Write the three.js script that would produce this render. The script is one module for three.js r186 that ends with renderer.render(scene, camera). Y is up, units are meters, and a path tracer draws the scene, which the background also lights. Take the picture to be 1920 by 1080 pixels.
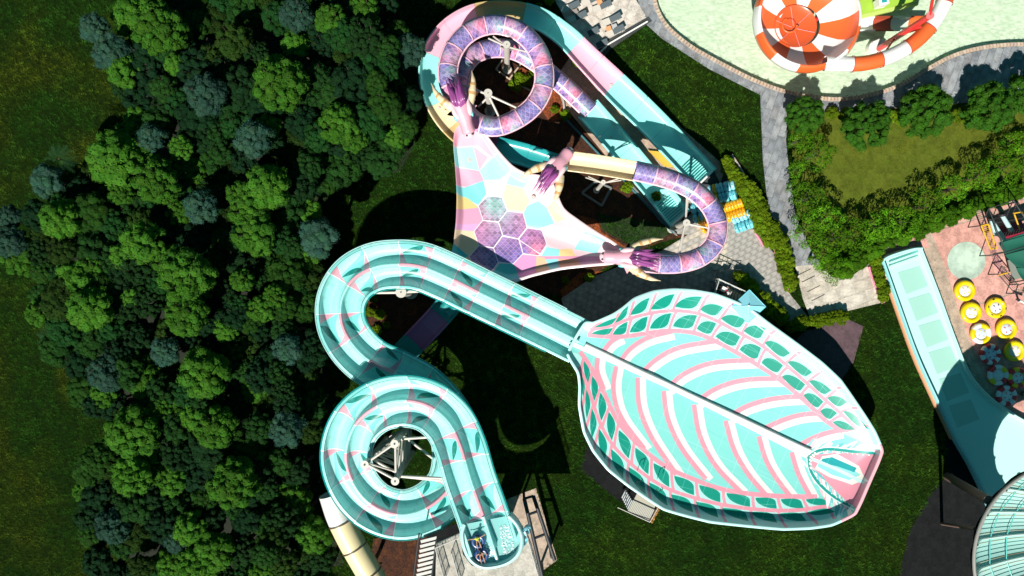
import * as THREE from 'three';
import { mergeGeometries, toCreasedNormals } from 'three/addons/utils/BufferGeometryUtils.js';
import { RoundedBoxGeometry } from 'three/addons/geometries/RoundedBoxGeometry.js';
import { MarchingCubes } from 'three/addons/objects/MarchingCubes.js';

// ---------- camera, sky, sun, exposure ----------
const scene = new THREE.Scene();
const CAM_H = 75, SC = 18;                       // drone height (m); photo pixels per metre on the ground
const camera = new THREE.PerspectiveCamera(2 * Math.atan(30 / CAM_H) * 180 / Math.PI, 16 / 9, 0.5, 2500);
camera.position.set(0, CAM_H, 0); camera.up.set(0, 0, -1); camera.lookAt(0, 0, 0);
scene.add(camera);
const renderer = new THREE.WebGLRenderer({ antialias: true });
renderer.setSize(1024, 576);
renderer.toneMapping = THREE.LinearToneMapping;
renderer.toneMappingExposure = 1.36;
renderer.shadowMap.enabled = true;
const SUN = new THREE.Vector3(-0.35 * 0.9, 1, 0.94 * 0.9).normalize();   // towards the sun: low left of the picture
{ // clear blue sky
  const w = 256, h = 128, d = new Float32Array(w * h * 4);
  for (let j = 0; j < h; j++) for (let i = 0; i < w; i++) {
    const lat = (j + .5) / h * Math.PI - Math.PI / 2, up = Math.sin(lat), k = (j * w + i) * 4;
    const t = Math.pow(Math.max(0, 1 - Math.max(up, 0)), 2.2);
    const g = .15;
    d[k] = g * (.07 + .36 * t); d[k + 1] = g * (.52 + .28 * t); d[k + 2] = g * (.72 + .16 * t); d[k + 3] = 1;
    if (up < 0) { d[k] = d[k + 1] = .03; d[k + 2] = .035; }
  }
  const sky = new THREE.DataTexture(d, w, h, THREE.RGBAFormat, THREE.FloatType);
  sky.mapping = THREE.EquirectangularReflectionMapping; sky.magFilter = THREE.LinearFilter; sky.needsUpdate = true;
  scene.background = sky; scene.environment = sky;
}
const sun = new THREE.DirectionalLight(new THREE.Color(1, .955, .87), 4.7);
sun.position.copy(SUN).multiplyScalar(150); sun.target.position.set(0, 0, 0); sun.castShadow = true;
Object.assign(sun.shadow.camera, { left: -75, right: 75, top: 60, bottom: -60, near: 1, far: 400 });
sun.shadow.mapSize.set(4096, 4096);
scene.add(sun, sun.target);

// ---------- helpers ----------
const V = (x, y, z) => new THREE.Vector3(x, y, z);
const W = (px, py, h = 0) => V((px - 960) / SC * (CAM_H - h) / CAM_H, h, (py - 540) / SC * (CAM_H - h) / CAM_H);
const W2 = (px, py, h = 0) => { const p = W(px, py, h); return [p.x, p.z]; };
function rng(a) { return () => { a |= 0; a = a + 0x6D2B79F5 | 0; let t = Math.imul(a ^ a >>> 15, 1 | a); t = t + Math.imul(t ^ t >>> 7, 61 | t) ^ t; return ((t ^ t >>> 14) >>> 0) / 4294967296; }; }
const hash2 = (x, y) => { const s = Math.sin(x * 127.1 + y * 311.7) * 43758.5453; return s - Math.floor(s); };
function noise(x, y) { const i = Math.floor(x), j = Math.floor(y), u = x - i, v = y - j, a = u * u * (3 - 2 * u), b = v * v * (3 - 2 * v);
  return (hash2(i, j) * (1 - a) + hash2(i + 1, j) * a) * (1 - b) + (hash2(i, j + 1) * (1 - a) + hash2(i + 1, j + 1) * a) * b; }
const fbm = (x, y) => .5 * noise(x, y) + .27 * noise(x * 2.1 + 7, y * 2.1) + .15 * noise(x * 4.3, y * 4.3 + 9) + .08 * noise(x * 9.1, y * 9.1);
const mix = (a, b, t) => a + (b - a) * t, clamp = (x, a = 0, b = 1) => Math.min(b, Math.max(a, x));
const sstep = (a, b, x) => { const t = clamp((x - a) / (b - a)); return t * t * (3 - 2 * t); };
const used = new Map();
function numbered(n) { const k = used.get(n) || 0; used.set(n, k + 1); return k ? `${n}_${String(k).padStart(3, '0')}` : n; }
function tag(o, label, category, group, kind) {
  if (label) o.userData.label = label; if (category) o.userData.category = category;
  if (group) o.userData.group = group; if (kind) o.userData.kind = kind; return o;
}
function thing(name, label, category, base = V(0, 0, 0), group) {
  const o = new THREE.Group(); o.name = numbered(name); o.position.copy(base); scene.add(o);
  return tag(o, label, category, group);
}
const rootPos = (p) => { let r = p; while (r.parent && r.parent !== scene) r = r.parent; return r.position; };
function fin(m) { m.castShadow = m.receiveShadow = true; return m; }
function add(parent, name, geo, mat, label, kind) {           // geometry given in world metres
  const p = rootPos(parent); if (p.lengthSq() > 0) geo.translate(-p.x, -p.y, -p.z);
  const m = fin(new THREE.Mesh(geo, mat)); m.name = name; parent.add(m);
  if (label) m.userData.label = label; if (kind) m.userData.kind = kind; return m;
}
function struct(name, geo, mat, kind = 'structure') { const m = fin(new THREE.Mesh(geo, mat)); m.name = numbered(name); m.userData.kind = kind; scene.add(m); return m; }
function copy(o, label, pos, ry) { const c = o.clone(); c.name = numbered(o.name.replace(/_\d+$/, '')); scene.add(c); if (label) c.userData.label = label; if (pos) c.position.copy(pos); if (ry !== undefined) c.rotation.y = ry; return c; }
function merge(list) {
  const hasC = list.some(g => g.attributes.color);
  return mergeGeometries(list.map(g => { const q = g.index ? g.toNonIndexed() : g; for (const k of Object.keys(q.attributes)) if (!['position', 'normal', 'uv', hasC ? 'color' : ''].includes(k)) q.deleteAttribute(k); return q; }), false);
}
function bar(p, q, r, seg = 8, r2) {
  const d = q.clone().sub(p), L = d.length(), g = new THREE.CylinderGeometry(r2 ?? r, r, L, seg, 1);
  g.applyQuaternion(new THREE.Quaternion().setFromUnitVectors(V(0, 1, 0), d.normalize())); g.translate((p.x + q.x) / 2, (p.y + q.y) / 2, (p.z + q.z) / 2); return g;
}
function box(c, sx, sy, sz, ry = 0, rad = 0) { const g = rad ? new RoundedBoxGeometry(sx, sy, sz, 1, rad) : new THREE.BoxGeometry(sx, sy, sz); if (ry) g.rotateY(ry); g.translate(c.x, c.y, c.z); return g; }
function slabGeo(pts, top, thick) {               // pts: [x, z] world
  const s = new THREE.Shape(pts.map(([x, z]) => new THREE.Vector2(x, -z)));
  const g = new THREE.ExtrudeGeometry(s, { depth: thick, bevelEnabled: false }); g.rotateX(-Math.PI / 2); g.translate(0, top - thick, 0); return g;
}
const pxPoly = (l, h = 0) => l.map(([a, b]) => W2(a, b, h));
function inside(poly, x, z) { let c = false; for (let i = 0, j = poly.length - 1; i < poly.length; j = i++) { const [a, b] = poly[i], [p, q] = poly[j]; if ((b > z) !== (q > z) && x < (p - a) * (z - b) / (q - b) + a) c = !c; } return c; }
const C = (r, g, b) => new THREE.Color().setRGB(r, g, b);
const mat = (r, g, b, rough = .6, o = {}) => new THREE.MeshStandardMaterial({ color: C(r, g, b), roughness: rough, side: THREE.DoubleSide, ...o });
const gloss = (r, g, b, o = {}) => new THREE.MeshPhysicalMaterial({ color: C(r, g, b), roughness: .38, clearcoat: .35, clearcoatRoughness: .18, side: THREE.DoubleSide, ...o });
function canvas(w, h, draw, o = {}) { const c = document.createElement('canvas'); c.width = w; c.height = h; draw(c.getContext('2d'), w, h); const t = new THREE.CanvasTexture(c); if (!o.data) t.colorSpace = THREE.SRGBColorSpace; t.wrapS = t.wrapT = o.clamp ? THREE.ClampToEdgeWrapping : THREE.RepeatWrapping; t.anisotropy = 8; return t; }
function dataTex(n, fn, srgb = true) {            // tileable enough; fn(u, v) -> [r, g, b] 0..1
  const d = new Uint8Array(n * n * 4); for (let j = 0; j < n; j++) for (let i = 0; i < n; i++) { const c = fn(i / n, j / n), k = (j * n + i) * 4; d[k] = clamp(c[0]) * 255; d[k + 1] = clamp(c[1]) * 255; d[k + 2] = clamp(c[2]) * 255; d[k + 3] = 255; }
  const t = new THREE.DataTexture(d, n, n); t.wrapS = t.wrapT = THREE.RepeatWrapping; t.magFilter = THREE.LinearFilter; if (srgb) t.colorSpace = THREE.SRGBColorSpace; t.needsUpdate = true; return t;
}
const per = (f) => (u, v) => { const s = (x) => x; const a = f(u, v), b = f(u - 1, v), c = f(u, v - 1), d = f(u - 1, v - 1); const wu = sstep(.8, 1, u), wv = sstep(.8, 1, v); return mix(mix(a, b, wu), mix(c, d, wu), wv); };
const nz = per((u, v) => fbm(u * 9 + 20, v * 9 + 20));
const nzFine = per((u, v) => fbm(u * 40 + 50, v * 40 + 50));
// grey grain maps (multiply the material colour): stains and wear on concrete, stone, timber
const grainMap = dataTex(512, (u, v) => { const a = .90 + .34 * (nz(u, v) - .5) + .26 * (nzFine(u, v) - .5); return [a, a, a]; });
grainMap.repeat.set(.22, .22);
const grainBump = dataTex(512, (u, v) => { const a = nzFine(u, v); return [a, a, a]; }, false); grainBump.repeat.set(.5, .5);
const stone = (r, g, b, o = {}) => mat(r, g, b, .85, { map: grainMap, bumpMap: grainBump, bumpScale: .012, ...o });
// gel-coat: faint streaks and scuffs along the slide
const scuff = dataTex(256, (u, v) => { const a = .62 + .5 * (fbm(u * 60, v * 5) - .5); return [a, a, a]; }, false);

// sweep: rows of strips [[u, v, t], ...] carried along a curve between arc lengths
function makeCurve(list) {
  const c = new THREE.CatmullRomCurve3(list.map(([x, y, h]) => W(x, y, h)), false, 'centripetal'); c.arcLengthDivisions = 900; c.L = c.getLength(); return c;
}
function frameAt(c, s) {
  const u = clamp(s / c.L); const p = c.getPointAt(u), t = c.getTangentAt(u);
  const r = V(-t.z, 0, t.x).normalize(), up = r.clone().cross(t).normalize(); if (up.y < 0) up.negate(); return { p, t, r, up };
}
function sweep(c, s0, s1, n, strips, widthFn) {
  const pos = [], uv = [], idx = []; const rows = []; for (let i = 0; i <= n; i++) rows.push(frameAt(c, mix(s0, s1, i / n)));
  for (const st of strips) {
    const b = pos.length / 3, k = st.length;
    rows.forEach((f, i) => { const w = widthFn ? widthFn(mix(s0, s1, i / n)) : 1; for (const [u, v, t] of st) { pos.push(f.p.x + f.r.x * u * w + f.up.x * v, f.p.y + f.r.y * u * w + f.up.y * v, f.p.z + f.r.z * u * w + f.up.z * v); uv.push(t, i / n); } });
    for (let i = 0; i < n; i++) for (let j = 0; j < k - 1; j++) { const a = b + i * k + j, d = a + k; idx.push(a, d, a + 1, a + 1, d, d + 1); }
  }
  const g = new THREE.BufferGeometry(); g.setAttribute('position', new THREE.Float32BufferAttribute(pos, 3)); g.setAttribute('uv', new THREE.Float32BufferAttribute(uv, 2)); g.setIndex(idx); g.computeVertexNormals(); return g;
}
// open trough: inner skin (t 0..1), rolled lip, outer skin
function troughStrips(w, d, th = .07, lip = .12, n = 14, box = .72) {
  const inn = [], out = []; for (let i = 0; i <= n; i++) { const a = Math.PI * i / n, e = Math.pow(Math.sin(a), box); inn.push([-w / 2 * Math.cos(a), -d * e, i / n]); out.push([-(w / 2 + th) * Math.cos(a), -(d + th) * e - .02, .02]); }
  const l = w / 2 + lip;
  return [inn, [[-w / 2, 0, 0], [-l, .015, 0], [-l, -.07, 0], [-w / 2 - th, -.07, 0]], [[w / 2, 0, 1], [l, .015, 1], [l, -.07, 1], [w / 2 + th, -.07, 1]], out];
}
function ringStrip(r, n = 20) { const o = []; for (let i = 0; i <= n; i++) { const a = Math.PI * 2 * i / n - Math.PI / 2; o.push([r * Math.cos(a), r * Math.sin(a), i / n]); } return [o]; }
// ---------- setting: ground, pool, paths ----------
const kerbPx = [[1228, -60], [1230, 0], [1247, 40], [1290, 80], [1350, 115], [1420, 150], [1480, 171], [1560, 183], [1620, 178], [1690, 155], [1740, 125], [1790, 100], [1850, 85], [1920, 80], [1990, 82]];
const kerbCurve = new THREE.CatmullRomCurve3(kerbPx.map(([x, y]) => W(x, y, 0)));
const kerbPts = kerbCurve.getSpacedPoints(70);
const poolPoly = [...kerbPts.map(p => [p.x, p.z]), W2(1990, -60)];
const noGrass = [poolPoly];
{ // lawn soil sheet out to the horizon, with the pool basin left open
  const s = new THREE.Shape([[-1200, -1200], [1200, -1200], [1200, 1200], [-1200, 1200]].map(([a, b]) => new THREE.Vector2(a, b)));
  s.holes.push(new THREE.Path(poolPoly.map(([x, z]) => new THREE.Vector2(x, -z))));
  const g = new THREE.ShapeGeometry(s); g.rotateX(-Math.PI / 2);
  const soil = dataTex(512, (u, v) => { const a = nz(u, v), f = nzFine(u, v); return [.09 + .08 * (a - .4) + .07 * (f - .5), .15 + .08 * (a - .4) + .1 * (f - .5), .035 + .03 * (f - .5)]; });
  soil.repeat.set(.11, .11);
  struct('ground', g, new THREE.MeshPhysicalMaterial({ color: C(1, 1, 1), roughness: 1, specularIntensity: .1, map: soil, bumpMap: grainBump, bumpScale: .05 }));
}
const mSlate = [stone(.29, .31, .335), stone(.24, .262, .29), stone(.34, .36, .38), stone(.27, .275, .29)];
const mPale = [stone(.62, .56, .47), stone(.58, .52, .44), stone(.66, .6, .52)];
const mConc = [stone(.42, .40, .37), stone(.37, .355, .335), stone(.47, .445, .41)];
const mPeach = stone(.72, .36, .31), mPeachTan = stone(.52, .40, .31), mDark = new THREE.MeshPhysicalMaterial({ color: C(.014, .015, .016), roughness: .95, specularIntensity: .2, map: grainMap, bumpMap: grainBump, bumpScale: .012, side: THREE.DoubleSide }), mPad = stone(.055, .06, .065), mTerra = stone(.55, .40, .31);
const bedMap = dataTex(512, (u, v) => { const a = nz(u, v), f = nzFine(u, v); return [.44 + .35 * (a - .45) + .5 * (f - .5), .25 + .22 * (a - .45) + .34 * (f - .5), .14 + .2 * (f - .5)]; }); bedMap.repeat.set(.25, .25);
const mSoil = mat(.30, .28, .27, .95, { map: bedMap, bumpMap: grainBump, bumpScale: .06 });  // bed soil darkened: shade under the slides put into its colour
const area = (p) => { let s = 0; for (let i = 0; i < p.length; i++) { const [a, b] = p[i], [c, d] = p[(i + 1) % p.length]; s += a * d - c * b; } return Math.abs(s) / 2; };
function clipTo(subject, rect) {                   // the part of a polygon inside a convex four-sided piece
  let out = subject; let cx = 0, cz = 0; for (const p of rect) { cx += p[0] / 4; cz += p[1] / 4; }
  for (let i = 0; i < 4; i++) { const [ax, az] = rect[i], [bx, bz] = rect[(i + 1) % 4], side = (p) => (bx - ax) * (p[1] - az) - (bz - az) * (p[0] - ax), sg = Math.sign(side([cx, cz])); const inp = out; out = [];
    for (let k = 0; k < inp.length; k++) { const p = inp[k], q = inp[(k + 1) % inp.length], a = side(p) * sg, b = side(q) * sg; if (a >= 0) out.push(p); if ((a >= 0) !== (b >= 0)) { const t = a / (a - b); out.push([mix(p[0], q[0], t), mix(p[1], q[1], t)]); } } if (out.length < 3) return null; }
  return out;
}
// pieces laid on a base sheet: each stone a mesh; beyond 300 the farther ones become one joined part
function pave(parent, name, polyW, top, tw, td, ang, mats, o = {}) {
  const r = rng(o.seed || 3), ca = Math.cos(ang), sa = Math.sin(ang); let cx = 0, cz = 0; for (const [x, z] of polyW) { cx += x / polyW.length; cz += z / polyW.length; }
  let R = 0; for (const [x, z] of polyW) R = Math.max(R, Math.hypot(x - cx, z - cz));
  const gap = o.gap ?? .02, cells = [];
  const geos = [0, 1, 2].map(() => { const g = new THREE.BoxGeometry(tw - gap, .05, td - gap); return g; });
  for (let j = -Math.ceil(R / td); j <= R / td; j++) for (let i = -Math.ceil(R / tw) - 1; i <= R / tw + 1; i++) {
    const u = (i + (o.stagger ? (((j % 2) + 2) % 2) * o.stagger : 0)) * tw, v = j * td, x = cx + ca * u + sa * v, z = cz - sa * u + ca * v;
    if (Math.abs(x) > 57 || Math.abs(z) > 34) continue;
    const hx = tw / 2 - gap / 2, hz = td / 2 - gap / 2, rect = [[-hx, -hz], [hx, -hz], [hx, hz], [-hx, hz]].map(([p, q]) => [x + ca * p + sa * q, z - sa * p + ca * q]);
    const nIn = rect.filter(p => inside(polyW, ...p)).length; let cut = null;
    if (nIn < 4) { cut = clipTo(polyW, rect); if (!cut || area(cut) < .06 * tw * td) continue; }
    cells.push([x, z, Math.hypot(x, z), cut]);
  }
  cells.sort((a, b) => a[2] - b[2]);
  const rest = [];
  cells.forEach(([x, z, , cut], k) => {
    const y = top - .025 + (r() - .5) * .012, ms = o.pick ? o.pick(x, z) : mats, m = ms[Math.floor(r() * ms.length)];
    if (cut) { const g = slabGeo(cut, y + .025, .05); if (k < 300) add(parent, k ? `${name}_${String(k).padStart(3, '0')}` : name, g, m); else rest.push(g); }
    else if (k < 300) { const t = fin(new THREE.Mesh(geos[k % 3], m)); t.name = k ? `${name}_${String(k).padStart(3, '0')}` : name; t.position.set(x, y, z); t.rotation.y = ang + (r() < .5 ? Math.PI : 0); parent.add(t); }
    else { const g = geos[0].clone(); g.rotateY(ang); g.translate(x, y, z); rest.push(g); }
  });
  if (rest.length) add(parent, name + '_field', merge(rest), mats[0], null, 'stuff');
}
function patch(name, px, top, m, o = {}) { const p = pxPoly(px); noGrass.push(p); return { poly: p, mesh: struct(name, slabGeo(p, top, top + .02), m) }; }

// planting bed under the looping slides
patch('planting_bed', [[855, 40], [1040, 25], [1090, 90], [1200, 210], [1345, 345], [1300, 440], [1235, 455], [1190, 475], [1080, 530], [1075, 560], [1000, 545], [900, 480], [870, 420], [862, 250], [840, 190], [830, 110]], .03, mSoil);
patch('planting_bed', [[690, 520], [850, 560], [860, 575], [770, 660], [720, 650], [688, 610]], .03, mSoil);
patch('planting_bed', [[700, 1010], [850, 985], [830, 1100], [690, 1100]], .03, mSoil);
const mSoilSunPaint = mat(1.15, .85, .62, .95, { map: bedMap, bumpMap: grainBump, bumpScale: .06 });  // brighter copy of the bed soil, sunlight put into its colour
patch('sun_painted_soil', [[952, 168], [968, 140], [985, 115], [1006, 135], [1003, 165], [980, 182]], .04, mSoilSunPaint); patch('sun_painted_soil', [[1012, 200], [1040, 168], [1056, 180], [1060, 222], [1030, 230]], .04, mSoilSunPaint); patch('sun_painted_soil', [[1050, 545], [1085, 512], [1130, 508], [1080, 540], [1055, 560]], .04, mSoilSunPaint); patch('sun_painted_soil', [[1080, 402], [1118, 412], [1128, 436], [1180, 466], [1160, 462], [1110, 440]], .04, mSoilSunPaint);
// terracotta run-out yard between the two channels
patch('slide_yard', [[1040, 150], [1080, 90], [1130, 110], [1380, 330], [1340, 420], [1290, 395], [1262, 434], [1240, 418], [1055, 195]], .045, mTerra);
patch('darkened_ground', [[1180, 170], [1215, 230], [1265, 262], [1330, 300], [1350, 345], [1365, 300], [1360, 380], [1300, 340], [1200, 240]], .055, mPad);
// grey stone terrace
const terr = patch('stone_terrace', [[1262, 438], [1300, 395], [1345, 345], [1395, 375], [1420, 415], [1440, 462], [1455, 480], [1478, 548], [1520, 600], [1440, 605], [1380, 560], [1330, 560], [1260, 560], [1160, 590], [1110, 625], [1060, 585], [1052, 560], [1110, 520], [1185, 490], [1240, 470], [1290, 440]], .05, mConc[1]);
const palePoly = pxPoly([[1262, 436], [1330, 405], [1395, 430], [1412, 452], [1400, 470], [1392, 490], [1345, 506], [1300, 512], [1240, 500]]), greyPoly = pxPoly([[1395, 420], [1500, 420], [1540, 620], [1420, 600], [1380, 520]]);
pave(terr.mesh, 'paver', terr.poly, .075, .78, .5, .5, mConc, { stagger: .5, seed: 9, pick: (x, z) => inside(palePoly, x, z) ? [mPale[0], mPale[1], mPale[2], mConc[2]] : inside(greyPoly, x, z) ? [mSlate[2], mConc[0], mConc[2], mSlate[0]] : mConc });
// slate path beside the pool and down to the pale court
const slatePx = [[1186, -40], [1225, -40], [1228, 0], [1245, 42], [1288, 84], [1350, 120], [1420, 155], [1480, 177], [1560, 189], [1620, 184], [1692, 161], [1742, 131], [1792, 106], [1850, 91], [1930, 86], [1990, 88], [1990, 190], [1900, 185], [1790, 195], [1650, 205], [1476, 212], [1473, 262], [1480, 330], [1490, 400], [1512, 455], [1536, 496], [1490, 500], [1465, 440], [1440, 392], [1430, 300], [1425, 178], [1330, 130], [1240, 72], [1205, 40]];
const slate = patch('slate_path', slatePx, .05, mSlate[1]);
pave(slate.mesh, 'slate_slab', slate.poly, .08, 1.45, .72, 1.25, mSlate, { stagger: .4, seed: 4, gap: .025 });
// pale court
const court = patch('pale_court', [[1490, 499], [1534, 496], [1560, 520], [1590, 522], [1632, 492], [1658, 566], [1520, 600], [1505, 560]], .052, mPale[1]);
pave(court.mesh, 'court_slab', court.poly, .082, 1.9, 1.2, .35, mPale, { stagger: .5, seed: 5, gap: .018 });
for (const [x, y] of [[1508, 510], [1516, 523], [1526, 541], [1534, 558]]) add(court.mesh, 'drain_slot', box(W(x, y, .1).setY(.086), 1.5, .02, .07, .46), mDark);
// sun deck with loungers
const deck = patch('sun_deck', [[1035, -40], [1186, -40], [1192, 0], [1214, 36], [1138, 80], [1112, 108], [1072, 60], [1040, 0]], .06, mPale[2]);
pave(deck.mesh, 'deck_tile', deck.poly, .09, 1.0, 1.0, -.4, [stone(.70, .62, .55), stone(.66, .585, .52), stone(.73, .66, .59)], { seed: 6, gap: .016 });
{ const e = [[1214, 40], [1140, 83], [1112, 112]].map(([x, y]) => W(x, y, .3)); const d = thing('white_edging', 'low white edging wall between sun deck and lawn', 'edging', e[0].clone().setY(0));
  add(d, 'coping', merge([bar(e[0], e[1], .1, 6), bar(e[1], e[2], .1, 6)]), mat(.8, .78, .74, .6)); add(d, 'planter_bed', slabGeo(pxPoly([[1222, 40], [1215, 32], [1138, 76], [1112, 104], [1125, 120], [1145, 92]]), .13, .15), mPad); noGrass.push(pxPoly([[1222, 40], [1215, 32], [1138, 76], [1112, 104], [1125, 120], [1145, 92]])); }
// garden lawn soil inside the hedges
const gardenPoly = pxPoly([[1480, 200], [1920, 170], [1990, 170], [1990, 370], [1640, 460], [1560, 510], [1520, 470], [1490, 380]]);
struct('garden_lawn', slabGeo(gardenPoly, .012, .03), new THREE.MeshPhysicalMaterial({ color: C(.115, .145, .018), roughness: 1, specularIntensity: .1, map: grainMap, bumpMap: grainBump, bumpScale: .05, side: THREE.DoubleSide }));
// pink pool deck at the right
const pinkPx = [[1645, 452], [1790, 408], [1990, 348], [1990, 832], [1912, 784], [1860, 749], [1822, 707], [1794, 641], [1762, 553], [1727, 464], [1652, 486]];
const pink = patch('pink_deck', pinkPx, .05, mPeachTan);
{ // slabs between tan joints
  const cells = [[[1649, 458], [1738, 430], [1748, 462], [1655, 482]], [[1742, 428], [1990, 352], [1990, 358], [1745, 434]], [[1746, 436], [1856, 404], [1880, 470], [1772, 502]], [[1858, 403], [1990, 362], [1990, 436], [1882, 469]], [[1773, 505], [1882, 472], [1908, 545], [1797, 580]], [[1884, 471], [1990, 438], [1990, 520], [1910, 544]], [[1798, 583], [1910, 547], [1990, 650], [1850, 720]], [[1912, 546], [1990, 523], [1990, 648]], [[1851, 723], [1990, 653], [1990, 798], [1921, 806]], [[1733, 441], [1740, 438], [1852, 742], [1846, 738]]];
  cells.forEach((c, i) => { const m = add(pink.mesh, 'deck_slab', slabGeo(pxPoly(c), .075 + .003 * (i % 2), .05), i === 9 ? mPeachTan : [mPeach, stone(.76, .40, .34), stone(.70, .36, .30)][i % 3]); });
  const mint = stone(.52, .66, .55); const g = new THREE.CylinderGeometry(1.98, 1.98, .02, 64); const p = W(1812, 489, .09); g.translate(p.x, .088, p.z); add(pink.mesh, 'mint_circle', g, mint);
}
patch('darkened_ground', [[1758, 740], [1770, 800], [1777, 890], [1745, 925], [1705, 995], [1680, 1100], [1900, 1100], [1900, 930], [1850, 860], [1800, 800]], .03, mDark);  // shade below the big bowl put into a near-black ground colour
patch('darkened_ground', [[1490, 640], [1510, 620], [1590, 598], [1619, 612], [1600, 680], [1572, 722], [1530, 690]], .03, stone(.12, .07, .085));  // shaded deck beside the leaf ramp, shade put into the slab colour
patch('darkened_ground', [[1105, 822], [1088, 880], [1155, 935], [1215, 972], [1238, 950], [1180, 900]], .03, mDark);  // concrete left of the ramp, its shade painted in as near-black
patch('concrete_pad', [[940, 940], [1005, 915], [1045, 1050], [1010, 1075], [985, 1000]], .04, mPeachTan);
patch('darkened_ground', [[800, 1000], [860, 980], [980, 985], [1010, 1100], [800, 1100]], .045, mDark);
// pool: basin, water, kerb
{
  const fl = dataTex(512, (u, v) => { const s = Math.pow(per((a, b) => fbm(a * 26 + b * 7 + 3, b * 60 + 11))(u, v), 1.5); const q = .80 + .27 * s, g = nz(u, v); return [q * (.915 + .05 * (g - .5)), q * .985, q * (.89 + .04 * (g - .5))]; }); fl.repeat.set(.1, .1);  // pale water-ripple strokes put into the floor colour
  const pool = thing('splash_pool', 'wide shallow pale green splash pool with a stone kerb', 'pool');
  add(pool, 'pool_floor', (() => { const s = new THREE.Shape(poolPoly.map(([x, z]) => new THREE.Vector2(x, -z))); const g = new THREE.ShapeGeometry(s); g.rotateX(-Math.PI / 2); g.translate(0, -.55, 0); return g; })(), mat(.92, .90, .88, .8, { map: fl }));
  const wall = []; for (let i = 0; i < kerbPts.length - 1; i++) { const a = kerbPts[i], b = kerbPts[i + 1]; const g = new THREE.BufferGeometry(); g.setAttribute('position', new THREE.Float32BufferAttribute([a.x, -.55, a.z, b.x, -.55, b.z, a.x, 0, a.z, a.x, 0, a.z, b.x, -.55, b.z, b.x, 0, b.z], 3)); g.setAttribute('uv', new THREE.Float32BufferAttribute(new Float32Array(12), 2)); g.computeVertexNormals(); wall.push(g); }
  add(pool, 'pool_wall', merge(wall), mat(.5, .66, .5, .7));
  const rip = dataTex(256, (u, v) => { const a = per((x, y) => fbm(x * 14 + 3, y * 24))(u, v); return [a, a, a]; }, false); rip.repeat.set(.16, .16);
  add(pool, 'pool_water', (() => { const s = new THREE.Shape(poolPoly.map(([x, z]) => new THREE.Vector2(x, -z))); const g = new THREE.ShapeGeometry(s); g.rotateX(-Math.PI / 2); g.translate(0, -.12, 0); return g; })(), new THREE.MeshPhysicalMaterial({ color: C(.95, .985, .955), transmission: 1, thickness: 0, roughness: .06, ior: 1.33, bumpMap: rip, bumpScale: .05, side: THREE.DoubleSide }));
  const kb = [stone(.60, .44, .33), stone(.66, .52, .4), stone(.53, .41, .33)], r = rng(8);
  for (let i = 0; i < kerbPts.length - 1; i++) {
    const a = kerbPts[i], b = kerbPts[i + 1], d = b.clone().sub(a), L = d.length(), c = a.clone().add(b).multiplyScalar(.5), n = V(d.z, 0, -d.x).normalize().multiplyScalar(-.18);
    for (const k of [0, 1]) { const q = a.clone().lerp(b, .25 + .5 * k).add(n); add(pool, 'kerb_stone', box(q.setY(.06 + r() * .012), L / 2 - .02, .13, .42, Math.atan2(-d.z, d.x), .02), kb[Math.floor(r() * 3)]); }
  }
}
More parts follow.
